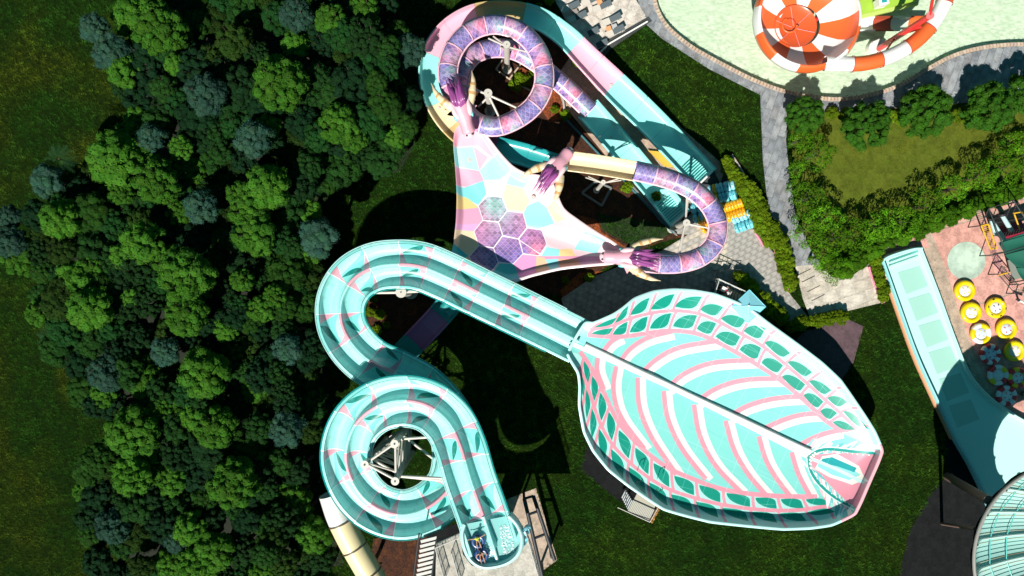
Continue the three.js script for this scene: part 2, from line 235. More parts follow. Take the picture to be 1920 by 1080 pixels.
// grass blades, one mass of tufts
function buildGrass() {
  const b = [], r0 = rng(21); const pos = [], nor = [], uv = [];
  for (let i = 0; i < 11; i++) {
    const a = r0() * 6.28, d = r0() * .17, x = Math.cos(a) * d, z = Math.sin(a) * d, l = .09 + r0() * .14, h = .05 + r0() * .1, w = .014 + r0() * .012, A = a + (r0() - .5) * 2.4;
    const ex = x + Math.cos(A) * l, ez = z + Math.sin(A) * l, sx = -Math.sin(A) * w, sz = Math.cos(A) * w;
    pos.push(x - sx, 0, z - sz, x + sx, 0, z + sz, ex, h, ez); uv.push(0, 0, 1, 0, .5, 1);
  }
  const g = new THREE.BufferGeometry(); g.setAttribute('position', new THREE.Float32BufferAttribute(pos, 3)); g.setAttribute('uv', new THREE.Float32BufferAttribute(uv, 2)); g.computeVertexNormals();
  const M4 = new THREE.Matrix4(), q = new THREE.Quaternion(), col = new THREE.Color(), r = rng(31), items = [];
  const forest = pxPoly([[260, 20], [720, 20], [740, 200], [600, 330], [560, 480], [560, 700], [570, 900], [600, 1080], [220, 1080], [200, 800], [120, 600], [80, 480], [150, 330], [260, 250]]);
  for (let z = -34; z < 34; z += .25) for (let x = -58; x < 58; x += .25) {
    const X = x + (r() - .5) * .3, Z = z + (r() - .5) * .3, k1 = r(), k2 = r(), k3 = r();
    if (inside(forest, X, Z)) continue;
    let bad = false; for (const p of noGrass) if (inside(p, X, Z)) { bad = true; break; } if (bad && !inside(lawnPatch(), X, Z)) continue;
    if (k1 < .16 - .3 * fbm(X * .35, Z * .35) || (k1 < .45 && inside(gardenPoly, X, Z))) continue;
    items.push([X, Z, k1, k2, k3]);
  }
  function lawnPatch() { return lawnPatch.p || (lawnPatch.p = pxPoly([[1118, 401], [1245, 418], [1262, 436], [1200, 468], [1130, 432]])); }
  const im = new THREE.InstancedMesh(g, new THREE.MeshPhysicalMaterial({ color: C(1, 1, 1), roughness: .9, specularIntensity: .12, side: THREE.DoubleSide }), items.length); im.name = 'grass';
  items.forEach(([x, z, a, b2, c], i) => {
    const inPatch = inside(lawnPatch(), x, z), garden = inside(gardenPoly, x, z);
    const s = (garden ? .72 : 1) * (.8 + .6 * b2) * (.8 + .5 * fbm(x * .8, z * .8)); q.setFromAxisAngle(V(0, 1, 0), c * 6.28); M4.compose(V(x, inPatch ? .04 : .004, z), q, V(s, s * (garden ? .35 : 1) * (.8 + .5 * a), s)); im.setMatrixAt(i, M4);
    const n = fbm(x * .22 + 5, z * .22), m = fbm(x * 1.1, z * 1.1 + 30), y = clamp((n - .42) * 3.2), k = .55 + .75 * m + .25 * (b2 - .5);
    const kk = k * (.25 + 1.45 * a * a * a + .3 * b2); if (garden) { const dry = sstep(.45, .62, fbm(x * .5 + 40, z * .5)); col.setRGB((.10 + .05 * dry) * k, (.165 + .01 * dry) * k, .012 * k); } else col.setRGB((.017 + .036 * y * (x < -28 ? 1.15 : .5)) * kk, (.064 + .020 * y) * kk, .006 * kk);
    im.setColorAt(i, col);
  });
  im.userData.kind = 'stuff'; im.userData.label = 'short dark green lawn grass around the slides'; im.receiveShadow = im.castShadow = true; scene.add(im);
  const lp = struct('lawn_patch', slabGeo(lawnPatch(), .04, .02), mat(.02, .035, .01, .95));
}
// ---------- twin-lane slide ----------
const CY = '#a3e9e5', TE = '#04786f', PK = '#f0a3b4', WH = '#f4f6f2';
const cyanM = gloss(.30, .77, .73, { roughnessMap: scuff }), cyanPale = gloss(.50, .84, .82), tealM = gloss(.0, .33, .32), pinkM = gloss(.9, .46, .53), creamM = gloss(.86, .72, .42), steelM = mat(.62, .58, .52, .5, { metalness: .1 }), darkSteel = mat(.03, .035, .04, .5), whiteM = gloss(.82, .82, .80);
const streak = (g, w, h, seed, a = .05) => { const r = rng(seed); for (let i = 0; i < 160; i++) { g.fillStyle = r() < .5 ? `rgba(0,60,60,${a * r()})` : `rgba(255,255,255,${a * r()})`; g.fillRect(r() * w, 0, 1 + r() * 3, h); } };
const blot = (g, w, h, seed) => { const r = rng(seed); for (let i = 0; i < 60; i++) { const x = r() * w, y = r() * h, q = 6 + r() * 46, gr = g.createRadialGradient(x, y, 0, x, y, q); const d = r() < .6; gr.addColorStop(0, d ? 'rgba(40,80,70,.10)' : 'rgba(255,255,255,.16)'); gr.addColorStop(1, 'rgba(120,160,150,0)'); g.fillStyle = gr; g.fillRect(x - q, y - q, 2 * q, 2 * q); } g.fillStyle = 'rgba(20,60,60,.35)'; for (let i = 0; i < 9; i++) for (const y of [12, h - 12]) { g.beginPath(); g.arc(w * (.04 + .115 * i), y, 2.2, 0, 7); g.fill(); } };
const plainTex = canvas(512, 512, (g, w, h) => { g.fillStyle = CY; g.fillRect(0, 0, w, h); streak(g, w, h, 1, .13); blot(g, w, h, 5); g.fillStyle = 'rgba(255,255,255,.55)'; g.fillRect(0, 0, w, 3); g.fillStyle = 'rgba(0,70,70,.25)'; g.fillRect(w * .49, 0, 3, h); }, { clamp: true });
const motifTex = (flip) => canvas(512, 512, (g, w, h) => {
  g.fillStyle = '#7fdcd8'; g.fillRect(0, 0, w, h);
  for (const [a, b] of [[.03, .45], [.55, .97]]) {
    const X = (t) => (flip ? a + (b - a) * (1 - t) : a + (b - a) * t) * w, Y = (t) => t * h;
    g.fillStyle = '#b4efeb'; g.beginPath(); g.moveTo(X(1), Y(.03)); g.quadraticCurveTo(X(.5), Y(.3), X(.62), Y(.97)); g.lineTo(X(1), Y(.97)); g.fill();
    g.fillStyle = PK; g.beginPath(); g.moveTo(X(0), Y(0)); g.lineTo(X(1), Y(0)); g.quadraticCurveTo(X(.6), Y(.04), X(0), Y(.26)); g.fill();
    g.beginPath(); g.moveTo(X(0), Y(1)); g.lineTo(X(1), Y(1)); g.lineTo(X(1), Y(.74)); g.quadraticCurveTo(X(.5), Y(.95), X(0), Y(.99)); g.fill();
    g.fillStyle = TE; g.beginPath(); g.moveTo(X(.02), Y(.3)); g.quadraticCurveTo(X(.42), Y(.28), X(.5), Y(.92)); g.quadraticCurveTo(X(.12), Y(.66), X(.02), Y(.3)); g.fill();
  }
  g.fillStyle = PK; g.fillRect(.455 * w, 0, .09 * w, h);
  streak(g, w, h, 2, .12); blot(g, w, h, 6); g.fillStyle = '#fff'; g.fillRect(0, 0, w, 7); g.fillRect(0, h - 7, w, 7);
}, { clamp: true });
const gel = (map, o = {}) => new THREE.MeshPhysicalMaterial({ map, roughness: .4, clearcoat: .35, clearcoatRoughness: .2, side: THREE.DoubleSide, ...o });
const twinMats = [gel(plainTex), gel(motifTex(false)), gel(motifTex(true))];
const twinCurve = makeCurve([[926, 1030, 11.20], [905, 966, 10.98], [881, 898, 10.76], [861, 832, 10.54], [840, 792, 10.42], [803, 762, 10.26], [756, 752, 10.10], [704, 764, 9.93], [664, 800, 9.77], [648, 858, 9.60], [666, 914, 9.32], [704, 952, 9.03], [756, 966, 8.76], [806, 950, 8.37], [846, 910, 8.00], [858, 858, 7.82], [850, 806, 7.64], [826, 764, 7.46], [788, 727, 7.32], [742, 702, 7.18], [696, 680, 7.09], [660, 646, 7.04], [640, 606, 7.00], [640, 562, 6.95], [662, 524, 6.88], [700, 502, 6.80], [745, 496, 6.73], [788, 500, 6.63], [832, 517, 6.50], [896, 548, 6.14], [960, 579, 5.82], [1022, 609, 5.49], [1086, 641, 5.20]]);
function twinStrips(w) {                           // overall width w, two half-pipe lanes and a rounded ridge
  const lane = (w - .62) / 2, d = 1.02, n = 16, inn = [], c1 = -(lane / 2 + .13), c2 = lane / 2 + .13;
  const arc = (c) => { for (let i = 0; i <= n; i++) { const a = Math.PI * i / n, u = c - lane / 2 * Math.cos(a); inn.push([u, -d * Math.pow(Math.sin(a), .86), (u + w / 2) / w]); } };
  arc(c1); inn.push([-.09, .04, .49], [.09, .04, .51]); arc(c2);
  const e = w / 2 - .02, o = [], L = lane + .17;
  for (let i = 0; i <= 16; i++) { const a = Math.PI * i / 16; o.push([-e * Math.cos(a) * .97, -.1 - (d + .02) * Math.pow(Math.sin(a), .4), .005]); }
  return [inn, [[-L, 0, .004], [-e - .12, .02, .004], [-e - .12, -.09, .004], [-e * .97, -.1, .004]], [[L, 0, .996], [e + .12, .02, .996], [e + .12, -.09, .996], [e * .97, -.1, .996]], o];
}
const pts0 = W(926, 1030, 11.2);
const twin = thing('twin_lane_slide', 'winding turquoise and pink twin-lane slide coiling beside the wood down to the leaf-shaped ramp', 'water slide', V(pts0.x, 0, pts0.z));
{
  const n = Math.round(twinCurve.L / 2.75), st = twinStrips(4.3), flange = [[[-2.27, .05, 0], [-2.27, -.12, 0], [-2.04, -.14, 0]], [[2.27, .05, 0], [2.27, -.12, 0], [2.04, -.14, 0]]];
  for (let i = 0; i < n; i++) {
    const a = twinCurve.L * i / n, b = twinCurve.L * (i + 1) / n, motif = i % 2 === 1 && i < n - 1;
    const tt = motif ? twinMats[1 + (i % 4 === 3 ? 1 : 0)] : twinMats[0];
    add(twin, 'slide_section', sweep(twinCurve, a, b, 7, st), tt);
    add(twin, 'joint_flange', sweep(twinCurve, b - .05, b + .03, 1, flange), whiteM);
  }
  for (const s of [-1, 1]) add(twin, 'edge_pipe', sweep(twinCurve, 1.2, twinCurve.L - 2.5, 260, [0, 1, 2, 3].map(k => { const a = k * Math.PI / 2, b = a + Math.PI / 2; return [[s * 2.34 + .05 * Math.cos(a), -.03 + .05 * Math.sin(a), 0], [s * 2.34 + .05 * Math.cos(b), -.03 + .05 * Math.sin(b), 0]]; })), s < 0 ? cyanPale : tealM);
  // start basin
  const rim = [[953, 968], [968, 985], [977, 1010], [972, 1035], [955, 1052], [930, 1061], [903, 1062], [884, 1050], [872, 1026], [868, 1000], [872, 984]];
  const fl = pxPoly(rim, 10.4); add(twin, 'basin_floor', slabGeo(fl, 10.32, .12), cyanM);
  const rc = new THREE.CatmullRomCurve3(rim.map(([x, y]) => W(x, y, 11.1))); rc.L = rc.getLength();
  add(twin, 'basin_rim', sweep(rc, 0, rc.L, 50, [[[-.35, -.75, 0], [-.3, -.2, 0], [-.12, .06, 0], [.1, .06, 0], [.14, -.8, 0]]]), cyanPale);
  add(twin, 'basin_water', slabGeo(fl.map(([x, z], i) => [x * .994, z * .996]), 10.5, .03), new THREE.MeshPhysicalMaterial({ color: C(.55, .9, .9), roughness: .08, transmission: .6, thickness: 0, side: THREE.DoubleSide }));
  const dv = [W(906, 968, 11), W(934, 1055, 10.6)]; add(twin, 'lane_divider', bar(dv[0], dv[1], .16, 8), cyanPale);
  const foam = [], r = rng(77); for (let i = 0; i < 420; i++) { const t = r(), p = W(mix(940, 962, r()) + 8 * (t - .5), mix(985, 1040, t), 10.53), s = .015 + r() * r() * r() * .13; const g = new THREE.IcosahedronGeometry(s, 1); g.scale(1, .35, 1); g.translate(p.x, 10.53, p.z); foam.push(g); }
  for (let i = 0; i < 40; i++) { const p = W(mix(905, 930, r()), mix(1015, 1052, r()), 10.53), s = .03 + r() * .08; const g = new THREE.IcosahedronGeometry(s, 1); g.scale(1, .4, 1); g.translate(p.x, 10.53, p.z); foam.push(g); }
  add(twin, 'foam', merge(foam), mat(.62, .78, .80, .6), null, 'stuff');
}
// columns of the twin slide
function column(px, py, h, r, label, arms, hb = 0, m = steelM) {
  const top = W(px, py, h), t = thing('support_column', label, 'column', V(top.x, 0, top.z), 'steel columns carrying the slides');
  add(t, 'post', bar(V(top.x, hb, top.z), top, r, 20), m); const cap = new THREE.CylinderGeometry(r * 1.18, r * 1.18, .1, 24); cap.translate(top.x, h + .05, top.z); add(t, 'cap', cap, m);
  const knob = new THREE.CylinderGeometry(r * .14, r * .14, .06, 10); knob.translate(top.x, h + .13, top.z); add(t, 'lifting_eye', knob, darkSteel);
  for (const [ax, ay, ah, d] of arms) { const e = W(ax, ay, ah); add(t, 'arm', bar(V(top.x, h - (d ?? .5), top.z), e, r * .34, 10, r * .28), m); }
  const fp = new THREE.CylinderGeometry(r * 1.7, r * 1.7, .08, 20); fp.translate(top.x, hb + .07, top.z); add(t, 'foot_plate', fp, m); return t;
}
column(752, 548, 6.6, .44, 'round cream steel column inside the upper bend of the twin-lane slide', [[702, 549, 6.2], [744, 538, 6.1, .3], [786, 543, 5.8], [790, 546, 5.7, .9]]);
column(950, 84, 7.6, .29, 'grey steel post standing in the middle of the scaly ring tube', [[916, 72, 6.6], [925, 68, 6.5], [990, 98, 6.4], [975, 92, 4.2, 1.4], [935, 86, 4.4, 1.6]]);
column(915, 175, 7.0, .34, 'grey steel post beside the mane of the upper left dragon head', [[870, 160, 6.2], [975, 205, 6.0], [897, 200, 4.6, 1.2], [945, 238, 5.6]]);
column(1131, 342, 5.6, .2, 'thin pale post under the cream open trough', [[1098, 333, 6.0], [1103, 331, 6.0, .4], [1160, 335, 6.2], [1165, 338, 6.2, .4]]);
column(1287, 418, 6.4, .29, 'leaning-looking pale post inside the curve of the right scaly tube', [[1292, 358, 6.2], [1288, 360, 6.2, .3], [1275, 474, 6.2], [1272, 473, 6.2, .3], [1330, 428, 6.1]]);
{ // lattice tower carrying the coil
  const T = [[740, 832], [684, 871], [741, 902]].map(([x, y]) => W(x, y, 11.2)), base = V((T[0].x + T[1].x + T[2].x) / 3, 0, (T[0].z + T[1].z + T[2].z) / 3);
  const t = thing('lattice_tower', 'three-legged steel lattice tower rising through the eye of the lower coil', 'tower', base);
  T.forEach((p, i) => { const b = V(p.x, 0, p.z); add(t, 'leg', bar(b, p, .27, 16), steelM); const c = new THREE.CylinderGeometry(.36, .36, .1, 20); c.translate(p.x, p.y + .05, p.z); add(t, 'leg_cap', c, steelM); const k = new THREE.CylinderGeometry(.09, .09, .05, 8); k.translate(p.x, p.y + .12, p.z); add(t, 'cap_hole', k, darkSteel); });
  for (const h of [10.8, 8.8, 6.8, 4.8, 2.9]) T.forEach((p, i) => { const q = T[(i + 1) % 3]; add(t, 'brace', bar(V(p.x, h, p.z), V(q.x, h, q.z), .12, 8), steelM); add(t, 'brace', bar(V(p.x, h - .3, p.z), V(q.x, h - 2.4, q.z), .09, 8), steelM); });
  for (const [ax, ay, ah, k] of [[833, 897, 10, 2], [838, 902, 10, 2], [812, 819, 9.7, 0], [815, 862, 7.6, 0]]) add(t, 'arm', bar(V(T[k].x, ah - .5, T[k].z), W(ax, ay, ah), .13, 8), steelM);
}
// start platform, railings, stairs
{
  const base = W(900, 1060, 9.8).setY(0), t = thing('start_platform', 'high grey start platform wrapped around the two-rider basin of the twin-lane slide', 'platform', base);
  const top = 9.9, dp = pxPoly([[818, 1020], [862, 1000], [868, 1040], [884, 1060], [910, 1068], [940, 1064], [962, 1050], [978, 1030], [985, 990], [1000, 1030], [1022, 1110], [816, 1110]], top);
  add(t, 'deck', slabGeo(dp, top, .25), stone(.56, .52, .46));
  const m = mat(.55, .55, .53, .5), rail = (a, b, n, hh = 1.05) => { const A = W(a[0], a[1], top + .02), B = W(b[0], b[1], top + .02); A.y = B.y = top; const up = V(0, hh, 0); add(t, 'handrail', merge([bar(A.clone().add(up), B.clone().add(up), .045, 6), bar(A.clone().add(V(0, .15, 0)), B.clone().add(V(0, .15, 0)), .03, 6)]), m); for (let i = 0; i <= n; i++) { const p = A.clone().lerp(B, i / n); add(t, 'baluster', bar(p, p.clone().add(up), i % 6 === 0 ? .04 : .018, 5), darkSteel); } };
  rail([818, 1020], [860, 1002], 14); rail([818, 1020], [836, 1082], 20); rail([848, 1030], [864, 1085], 18); rail([985, 990], [1012, 1085], 24);
  { const p = W(915, 1085, top - .3); add(t, 'tower_core', box(V(p.x, p.y / 2, p.z), 1.6, p.y, 1.6, .2), darkSteel); }
  const nst = 12; for (let i = 0; i < nst; i++) { const p = W(804 - i * 1.2, 1012 + i * 9, 9.6 - i * .25); add(t, 'stair_tread', box(p, 1.5, .05, .26, .25), m); }
  add(t, 'stair_stringer', merge([bar(W(786, 1000, 9.9), W(772, 1110, 6.8), .08, 6), bar(W(818, 1012, 9.9), W(806, 1110, 6.8), .08, 6)]), darkSteel);
  // side frame on the right
  add(t, 'side_beam', merge([bar(W(983, 935, 3.4), W(1018, 1085, 3.4), .2, 8), bar(W(1000, 930, 3), W(1040, 1050, 3), .2, 8), bar(W(983, 935, 3.4), W(1000, 930, 3), .13, 6), bar(W(990, 965, 3.4), W(1010, 958, 3), .13, 6), bar(W(1000, 1010, 3.4), W(1026, 1000, 3), .13, 6)]), darkSteel);
  for (const [x, y] of [[983, 938], [1018, 1075], [1034, 1045]]) { const p = W(x, y, 3); add(t, 'stilt', bar(V(p.x, 0, p.z), p, .14, 8), darkSteel); }
}
// cream tube at the foot of the wood
function tubeSlide(name, label, pts, r, secL, mats, opts = {}) {
  const c = makeCurve(pts), n = Math.max(1, Math.round(c.L / secL)), p0 = c.getPointAt(0), t = opts.parent || thing(name, label, 'water slide', V(p0.x, 0, p0.z));
  for (let i = 0; i < n; i++) {
    add(t, 'tube_section', sweep(c, c.L * i / n, c.L * (i + 1) / n, 7, ringStrip(r, 24)), typeof mats === 'function' ? mats(i) : mats[i % mats.length]);
    if (opts.flange && i < n - (opts.last ?? 0)) { const s = c.L * (i + 1) / n, g = sweep(c, s - .06, s + .06, 1, ringStrip(r + .075, 24)); const caps = [s - .06, s + .06].map(q => sweep(c, q - .001, q + .001, 1, [0].map(() => { const o = []; for (let k = 0; k <= 24; k++) { const a = k / 24 * 6.2832; o.push([(r + (k % 1 ? 0 : .075)) * Math.cos(a), (r + .075) * Math.sin(a), 0]); } return o; }))); add(t, 'joint_ring', g, opts.flange); }
  }
  if (opts.rails) for (const a of opts.rails) add(t, 'seam_rail', sweep(c, 0, c.L, 110, [[...Array(5)].map((_, k) => [(r + .02) * Math.cos(a) + .09 * Math.cos(k * Math.PI / 2), (r + .02) * Math.sin(a) + .09 * Math.sin(k * Math.PI / 2), 0])]), opts.flange);
  return { t, c };
}
tubeSlide('tube_slide', 'thick cream closed tube slide passing under the lower coil at the edge of the wood', [[622, 925, 6.5], [636, 968, 6.4], [656, 1010, 6.2], [682, 1056, 6.0], [720, 1120, 5.6]], 1.22, 3.0, (i) => i ? creamM : whiteM, { flange: mat(.10, .07, .05, .5) });
for (const [x, y, h] of [[654, 1005, 6.2], [692, 1072, 5.9]]) { const p = W(x, y, h), t = thing('tube_post', `dark steel post under the ${y < 1050 ? 'upper' : 'lower'} part of the cream tube`, 'post', V(p.x, 0, p.z)); add(t, 'post', bar(V(p.x, 0, p.z), p.clone().setY(h - 1.1), .2, 12), darkSteel); add(t, 'saddle', bar(V(p.x - 1, h - 1.2, p.z + .4), V(p.x + 1, h - 1.2, p.z - .4), .1, 8), darkSteel); }
{ // purple chute on the ground between the bends
  const c = makeCurve([[846, 566, 2.6], [822, 594, 2.4], [790, 628, 2.2], [752, 668, 2]]), t = thing('ground_chute', 'shaded purple and teal chute lying across the grass under the twin-lane slide', 'water slide', W(800, 615, 0));
  const mm = [gloss(.02, .30, .30), gloss(.42, .12, .30), gloss(.40, .10, .28), gloss(.02, .28, .28)];
  for (let i = 0; i < 4; i++) add(t, 'chute_section', sweep(c, c.L * i / 4, c.L * (i + 1) / 4 - .03, 4, troughStrips(2.1, .45, .06, .22)), mm[i]);
  for (const q of [[[858, 548], [828, 582]], [[880, 556], [840, 588]]]) add(t, 'branch_tube', bar(W(...q[0], 3), W(...q[1], 2.7), .48, 18), mm[0]);
  for (const s of [.2, .8]) { const p = c.getPointAt(s); add(t, 'trestle', bar(V(p.x, 0, p.z), p.clone().setY(p.y - .5), .14, 8), darkSteel); }
}
// ---------- leaf-shaped ramp and dragon funnel: dished sheets with a printed face ----------
function dished(parent, name, boundary, foot, hFoot, rise, o) {
  // boundary: closed list of [px, py]; foot(px, py) -> [px, py] inner line; builds skin, rim, underside
  const N = o.N || 160, Mv = o.M || 22, cl = new THREE.CatmullRomCurve3(boundary.map(([x, y]) => V(x, 0, y)), true, 'centripetal', .5), P = [];
  const src = []; { const L = boundary.length; let tot = 0; const acc = [0]; for (let i = 0; i < L; i++) { const a = boundary[i], b = boundary[(i + 1) % L]; tot += Math.hypot(b[0] - a[0], b[1] - a[1]); acc.push(tot); } for (let k = 0; k < N; k++) { const s = tot * k / N; let i = 0; while (acc[i + 1] < s) i++; const t = (s - acc[i]) / (acc[i + 1] - acc[i]), a = boundary[i], b = boundary[(i + 1) % L]; const lin = [mix(a[0], b[0], t), mix(a[1], b[1], t)]; const cu = cl.getPoint((i + t) / L); src.push([mix(lin[0], cu.x, o.round ?? .8), mix(lin[1], cu.z, o.round ?? .8)]); } }
  const pos = [], uv = [], low = []; const pts = [];
  for (let k = 0; k < N; k++) {
    const B = src[k], F = foot(B[0], B[1]), row = [];
    const hB = hFoot(F, B) + rise(1, B), wb = W(B[0], B[1], hB), wf = W(F[0], F[1], hFoot(F, B));
    for (let j = 0; j <= Mv; j++) { const v = o.even ? 1 - Math.pow(1 - j / Mv, 1.35) : Math.pow(j / Mv, .8), p = V(mix(wf.x, wb.x, v), hFoot(F, B) + rise(v, B), mix(wf.z, wb.z, v)); row.push(p); }
    pts.push(row); P.push(row[Mv]);
  }
  let x0 = 1e9, x1 = -1e9, z0 = 1e9, z1 = -1e9; for (const p of P) { x0 = Math.min(x0, p.x); x1 = Math.max(x1, p.x); z0 = Math.min(z0, p.z); z1 = Math.max(z1, p.z); }
  const S = Math.max(x1 - x0, z1 - z0) * 1.01, res = 2048, K = res / S, ucx = x0 - S * .005, ucz = z0 - S * .005;
  // where a photo pixel meets this surface, in canvas pixels of the flat print
  const flat = pts.flat(), proj = flat.map(p => { const s = CAM_H / (CAM_H - p.y) * SC; return [960 + p.x * s, 540 + p.z * s, p.y]; });
  const at = (px, py) => { let bd = 1e9, bh = 0; for (const q of proj) { const d = (q[0] - px) ** 2 + (q[1] - py) ** 2; if (d < bd) { bd = d; bh = q[2]; } } const w = W(px, py, bh); return [(w.x - ucx) * K, (w.z - ucz) * K]; };
  const tex = canvas(res, res, (g) => { o.paint(g, at, K); }, { clamp: true });
  const m = gel(tex, { roughness: .45, clearcoat: .25 });
  const skin = (a, b) => { // panels between boundary samples a..b
    const g = new THREE.BufferGeometry(), ps = [], us = [], id = []; let base = 0; const st = Mv + 1;
    for (let k = a; k <= b; k++) for (let j = 0; j <= Mv; j++) { const p = pts[k % N][j]; ps.push(p.x, p.y, p.z); us.push((p.x - ucx) / S, 1 - (p.z - ucz) / S); }
    for (let k = 0; k < b - a; k++) for (let j = 0; j < Mv; j++) { const q = k * st + j; id.push(q, q + 1, q + st, q + 1, q + st + 1, q + st); }
    g.setAttribute('position', new THREE.Float32BufferAttribute(ps, 3)); g.setAttribute('uv', new THREE.Float32BufferAttribute(us, 2)); g.setIndex(id); g.computeVertexNormals(); return g;
  };
  add(parent, name, skin(0, N), m);
  const under = skin(0, N); under.translate(0, -.16, 0); add(parent, 'underside', under, mat(.10, .16, .16, .7));
  const sk = []; for (let k = 0; k < N; k++) { const a = P[k], b = P[(k + 1) % N]; const g = new THREE.BufferGeometry(); g.setAttribute('position', new THREE.Float32BufferAttribute([a.x, a.y, a.z, b.x, b.y, b.z, a.x, a.y - .5, a.z, a.x, a.y - .5, a.z, b.x, b.y, b.z, b.x, b.y - .5, b.z], 3)); g.setAttribute('uv', new THREE.Float32BufferAttribute(new Float32Array(12), 2)); g.computeVertexNormals(); sk.push(g); }
  add(parent, 'side_skirt', merge(sk), o.skirt || cyanM);
  for (const [a, b, mm] of o.rims) { const list = []; for (let k = a; k <= b; k += 1) list.push(P[((k % N) + N) % N].clone().add(V(0, .02, 0))); const c = new THREE.CatmullRomCurve3(list, false, 'centripetal'); c.arcLengthDivisions = 400; c.L = c.getLength(); add(parent, 'rim', sweep(c, 0, c.L, Math.max(6, (b - a) * 2), [[[-.13, -.1, 0], [-.13, .05, 0], [.13, .05, 0], [.13, -.1, 0], [-.13, -.1, 0]]]), mm); }
  return { pts, P, src };
}
const curveThrough = (g, l, at, close) => { const q = l.map(p => at(p[0], p[1])); g.beginPath(); g.moveTo(...q[0]); for (let i = 1; i < q.length - 1; i++) { const m = [(q[i][0] + q[i + 1][0]) / 2, (q[i][1] + q[i + 1][1]) / 2]; g.quadraticCurveTo(q[i][0], q[i][1], ...(i === q.length - 2 ? q[i + 1] : m)); } if (close) g.closePath(); };
const polyAt = (g, l, at, c) => { g.fillStyle = c; g.beginPath(); l.forEach((p, i) => { const q = at(p[0], p[1]); i ? g.lineTo(...q) : g.moveTo(...q); }); g.closePath(); g.fill(); };
const leafBoundary = [[1064, 664], [1084, 700], [1087, 725], [1086, 760], [1095, 810], [1112, 845], [1140, 880], [1180, 912], [1245, 955], [1330, 978], [1400, 986], [1468, 992], [1520, 990], [1560, 984], [1603, 963], [1630, 905], [1654, 846], [1640, 810], [1620, 778], [1575, 713], [1540, 680], [1498, 648], [1440, 606], [1402, 577], [1370, 563], [1340, 552], [1300, 545], [1262, 543], [1225, 547], [1190, 560], [1168, 578], [1150, 590], [1112, 606], [1098, 605]];
const spA = [1082, 640], spB = [1590, 880];
const leafFoot = (x, y) => { const dx = spB[0] - spA[0], dy = spB[1] - spA[1], t = clamp(((x - spA[0]) * dx + (y - spA[1]) * dy) / (dx * dx + dy * dy) * 1.02 - .02, .0, 1); return [spA[0] + dx * t, spA[1] + dy * t]; };
const leafH = (F) => { const t = (F[0] - spA[0]) / (spB[0] - spA[0]); return 4.7 - 2.9 * sstep(0, .3, t) + .7 * sstep(.4, 1, t); };
const leaf = thing('leaf_ramp', 'huge leaf-shaped turquoise ramp with pink and white ribs at the end of the twin-lane slide', 'water slide ramp', W(1360, 770, 0));
const R7 = (x, y) => [1060 + x / 2.1597, 520 + y / 2.16];   // coordinates read from an enlargement of the photograph
